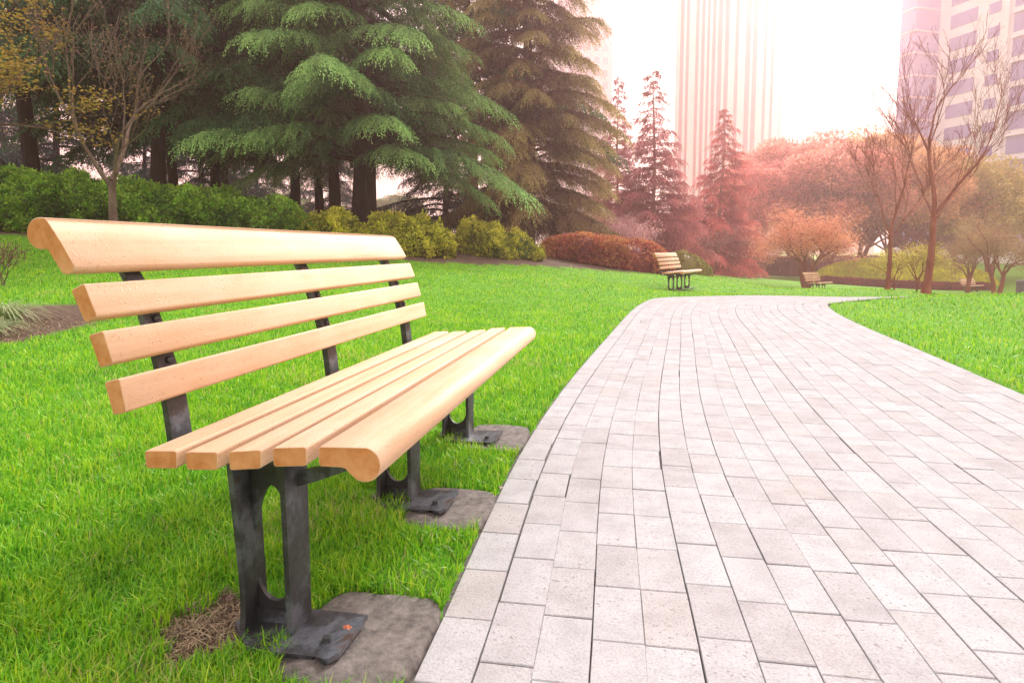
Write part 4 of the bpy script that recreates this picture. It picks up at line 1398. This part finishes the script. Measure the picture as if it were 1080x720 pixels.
# local +x runs along the visible face towards the viewer's right
bm = bmesh.new(); box(bm, 0, 46, 0, 22, -1, h_); bm_obj('wall', bm, VW, root)
for k, z in enumerate(np.arange(2.0, h_ - 3, 3.9)):
    bm = bmesh.new(); box(bm, 13.5, 45, -0.10, 0.05, z, z + 2.9); bm_obj('window_band', bm, VG, root)
    bm = bmesh.new(); box(bm, 2.2, 7.2, -0.10, 0.05, z, z + 2.3); bm_obj('window', bm, VG, root)
    bm = bmesh.new(); box(bm, 9.2, 11.2, -0.10, 0.05, z + 0.2, z + 1.9); bm_obj('window', bm, VG, root)
    bm = bmesh.new(); box(bm, 13.4, 45.2, -0.45, -0.11, z + 2.9, z + 3.15); bm_obj('ledge', bm, VW, root)
bm = bmesh.new()
for x in (12.0, 28.0, 44.6):
    box(bm, x, x + 1.0, -0.6, 0.02, -1, h_ + 1)
bm_obj('pier', bm, VW, root)
# narrow glazed wing
bm = bmesh.new(); box(bm, -3.2, -0.01, -5.5, 8, -1, h_); bm_obj('glass_wing', bm, VG, root)
bm = bmesh.new()
for z in np.arange(2.0, h_, 3.9):
    box(bm, -3.3, 0.09, -5.62, 8.1, z, z + 0.35)
bm_obj('wing_band', bm, simple('wing_band', (0.62, 0.48, 0.60), 0.5, bump=0), root)

# faint low domed hall in the haze
p = C(873, 250)
root = empty('domed_hall', (p[0], p[1], H(p)), R(YAW))
prop(root, 'faint round-topped hall barely showing through the haze above the orange trees', 'building')
bm = bmesh.new(); box(bm, -13, 13, -8, 8, -1, 44); bm_obj('wall', bm, PW, root)
bm = bmesh.new()
bmesh.ops.create_uvsphere(bm, u_segments=32, v_segments=16, radius=1.0, matrix=Matrix.Translation((0, 0, 44)) @ Matrix.Diagonal((11.5, 7, 9, 1)))
bm_obj('roof', bm, PW, root, smooth=True)
bm = bmesh.new()
for z in np.arange(4, 42, 4.5):
    for x in np.arange(-11.5, 11, 4): box(bm, x, x + 2, -8.05, -7.9, z, z + 2.2)
bm_obj('windows', bm, LG, root)

# ------------------------------------------------------------------ small far things
M_WHITE = simple('white_paint', (0.78, 0.78, 0.77), 0.5, bump=0.02)
M_BIN = simple('blue_grey_bin_slats', (0.09, 0.10, 0.13), 0.5, bump=0.1)
M_DARK = simple('dark_glass', (0.03, 0.03, 0.035), 0.15, bump=0)
M_TYRE = simple('tyre_rubber', (0.02, 0.02, 0.02), 0.8)
# white post-and-rail fence seen between the trunks
pts = [W(*LC(px, Z)) for px, Z in ((180, 44), (240, 43), (300, 42), (360, 41), (420, 41), (480, 42))]
o3 = (pts[0][0], pts[0][1], H(pts[0]))
root = empty('railing', o3)
prop(root, 'pale railing seen between the trunks beyond the hedge', 'railing')
for (a, b) in zip(pts[:-1], pts[1:]):
    A = np.array([*a, H(a)]) - o3; B = np.array([*b, H(b)]) - o3
    acc = Acc()
    for zr in (0.25, 1.15):
        tube(acc, np.array([A + [0, 0, zr], B + [0, 0, zr]]), 0.03, 5)
    n = 26
    for k in range(n):
        q = A + (B - A) * (k + 0.5) / n
        tube(acc, np.array([q + [0, 0, 0.25], q + [0, 0, 1.15]]), 0.012, 4)
    link('rail_panel', acc.mesh('rail_panel'), M_WHITE, root)
for a in pts:
    acc = Acc(); A = np.array([*a, H(a)]) - o3
    tube(acc, np.array([A + [0, 0, -0.2], A + [0, 0, 1.3]]), 0.045, 6)
    link('post', acc.mesh('post'), M_WHITE, root)

# litter bin at the right edge
p = C(1077.5, 36)
zb = H(p)
root = empty('litter_bin', (p[0], p[1], zb), 0)
prop(root, 'small round blue-grey slatted litter bin at the right edge of the lawn', 'litter bin')
acc = Acc(); tube(acc, np.array([(0, 0, 0.0), (0, 0, 0.7)]), 0.19, 16); link('liner', acc.mesh('liner'), M_DARK, root)
bm = bmesh.new()
for k in range(18):
    a = k * 2 * math.pi / 18
    vs = box(bm, -0.026, 0.026, 0.20, 0.225, 0.03, 0.72)
    bmesh.ops.rotate(bm, verts=vs, cent=(0, 0, 0), matrix=Matrix.Rotation(a, 3, 'Z'))
bm_obj('slat_ring', bm, M_BIN, root)
acc = Acc(); tube(acc, np.array([(0, 0, 0.72), (0, 0, 0.76), (0, 0, 0.79)]), [0.24, 0.24, 0.2], 18); link('lid', acc.mesh('lid'), M_BIN, root)

# pale path fragment by the bin
fp = [LC(1050, 38.0), LC(1066, 37.0), LC(1085, 36.2), LC(1110, 35.5)]
V = []
for x, z in fp:
    for dz in (-0.5, 0.5):
        q = W(x, z + dz); V.append((q[0], q[1], H(q) + 0.03))
F = [(2 * i, 2 * i + 2, 2 * i + 3, 2 * i + 1) for i in range(len(fp) - 1)]
prop(link('footpath', np_mesh('footpath', np.array(V), np.array(F)), simple('pale_paving', (0.5, 0.48, 0.46), 0.8)), kind='structure')

# two small white notice boards in the reddish bed
for k, px in enumerate((743.5, 748.5)):
    p = C(px, 52)
    root = empty('notice_board', (p[0], p[1], H(p)), R(YAW))
    prop(root, ('left of two little white notice boards in the far reddish bed', 'right of two little white notice boards in the far reddish bed')[k], 'sign', 'little white notice boards')
    bm = bmesh.new(); box(bm, -0.14, 0.14, -0.02, 0.02, 0.75, 1.45, 0.01); bm_obj('board', bm, M_WHITE, root)
    bm = bmesh.new(); box(bm, -0.03, 0.03, -0.015, 0.015, -0.1, 0.748); bm_obj('post', bm, M_WHITE, root)


def car(px, Z, rz, label):
    p = C(px, Z)
    root = empty('parked_car', (p[0], p[1], H(p)), R(YAW + rz))
    prop(root, label, 'car', 'white cars parked beyond the right lawn')
    prof = rounded([(-2.1, 0.3), (2.1, 0.3), (2.15, 0.75), (1.3, 0.92), (0.7, 1.42), (-1.2, 1.45), (-1.9, 0.98), (-2.15, 0.9)], 0.15)
    bm = bmesh.new(); prism(bm, prof, -0.85, 0.85, 0, 0); bm_obj('body', bm, M_WHITE, root)
    for y in (-0.856, 0.856):
        bm = bmesh.new()
        vs = [bm.verts.new((x, y, z)) for x, z in ((-1.65, 0.98), (1.05, 0.98), (0.62, 1.33), (-1.15, 1.36))]
        bm.faces.new(vs); bm_obj('window', bm, M_DARK, root)
    for x in (-1.35, 1.35):
        for y in (-0.78, 0.78):
            bm = bmesh.new()
            bmesh.ops.create_cone(bm, segments=20, radius1=0.33, radius2=0.33, depth=0.2, cap_ends=True, matrix=Matrix.Translation((x, y, 0.33)) @ Matrix.Rotation(R(90), 4, 'X'))
            bm_obj('wheel', bm, M_TYRE, root)


car(1041, 118, 10, 'white car far beyond the lawn, seen between the two small olive trees')
car(1066, 114, -5, 'white car far beyond the lawn, just right of the V-stemmed tree')

# fallen leaves
M_LEAF = simple('dry_orange_leaf', (0.42, 0.13, 0.05), 0.7)
M_LEAFB = simple('dry_brown_leaf', (0.13, 0.08, 0.06), 0.8)


def fallen(x, y, z, s, rz, m, label, group):
    V = []
    lobes = 5
    n = lobes * 4
    for k in range(n):
        a = k * 2 * math.pi / n
        r = s * (0.55 + 0.45 * abs(math.cos(a * lobes / 2))) * (1 if k % 2 else 0.85)
        V.append((r * math.cos(a), r * 0.7 * math.sin(a), 0.25 * s * abs(math.sin(a)) + 0.1 * s * math.cos(3 * a)))
    V.append((0, 0, 0.0))
    F = [(k, (k + 1) % n, n) for k in range(n)]
    o = link('fallen_leaf', np_mesh('fallen_leaf', np.array(V), np.array(F)), m, None, (x, y, z))
    o.rotation_euler = (0.2, 0.1, rz)
    prop(o, label, 'leaf', group)


FLG = 'fallen leaves around the near bench'
fallen(-0.525, 1.155, 0.045, 0.011, 0.5, M_LEAF, 'curled orange leaf lying on the near foot plate', FLG)
fallen(-0.838, 1.335, 0.012, 0.02, 1.2, M_LEAFB, 'brown leaf on bare soil just behind the near leg', FLG)
fallen(-0.86, 1.27, 0.012, 0.018, 2.2, M_LEAFB, 'small brown leaf on bare soil just left of the near leg', FLG)
fallen(-0.93, 1.21, 0.012, 0.022, 0.2, M_LEAFB, 'brown leaf at the left rim of the bare soil patch', FLG)
fallen(-0.385, 2.07, 0.0, 0.016, 0.2, simple('pale_leaf', (0.42, 0.36, 0.28), 0.8), 'pale dry leaf between the middle pad and the path edge', FLG)

# ------------------------------------------------------------------ air
def haze():
    bm = bmesh.new()
    box(bm, -640, 640, -640, 640, -6, 104)
    m, nt, out = mat('haze'); q = NT(nt)
    pv = q.n('ShaderNodeVolumePrincipled')
    pv.inputs['Color'].default_value = (1.0, 0.64, 0.61, 1)  # coral tint added to the air in place of the red lens-flare glow
    pv.inputs['Density'].default_value = HAZE_D
    pv.inputs['Anisotropy'].default_value = 0.61
    q.l(pv.outputs[0], out.inputs['Volume'])
    o = bm_obj('haze', bm, m)
    prop(o, kind='stuff')


HAZE_D = 0.0030
haze()
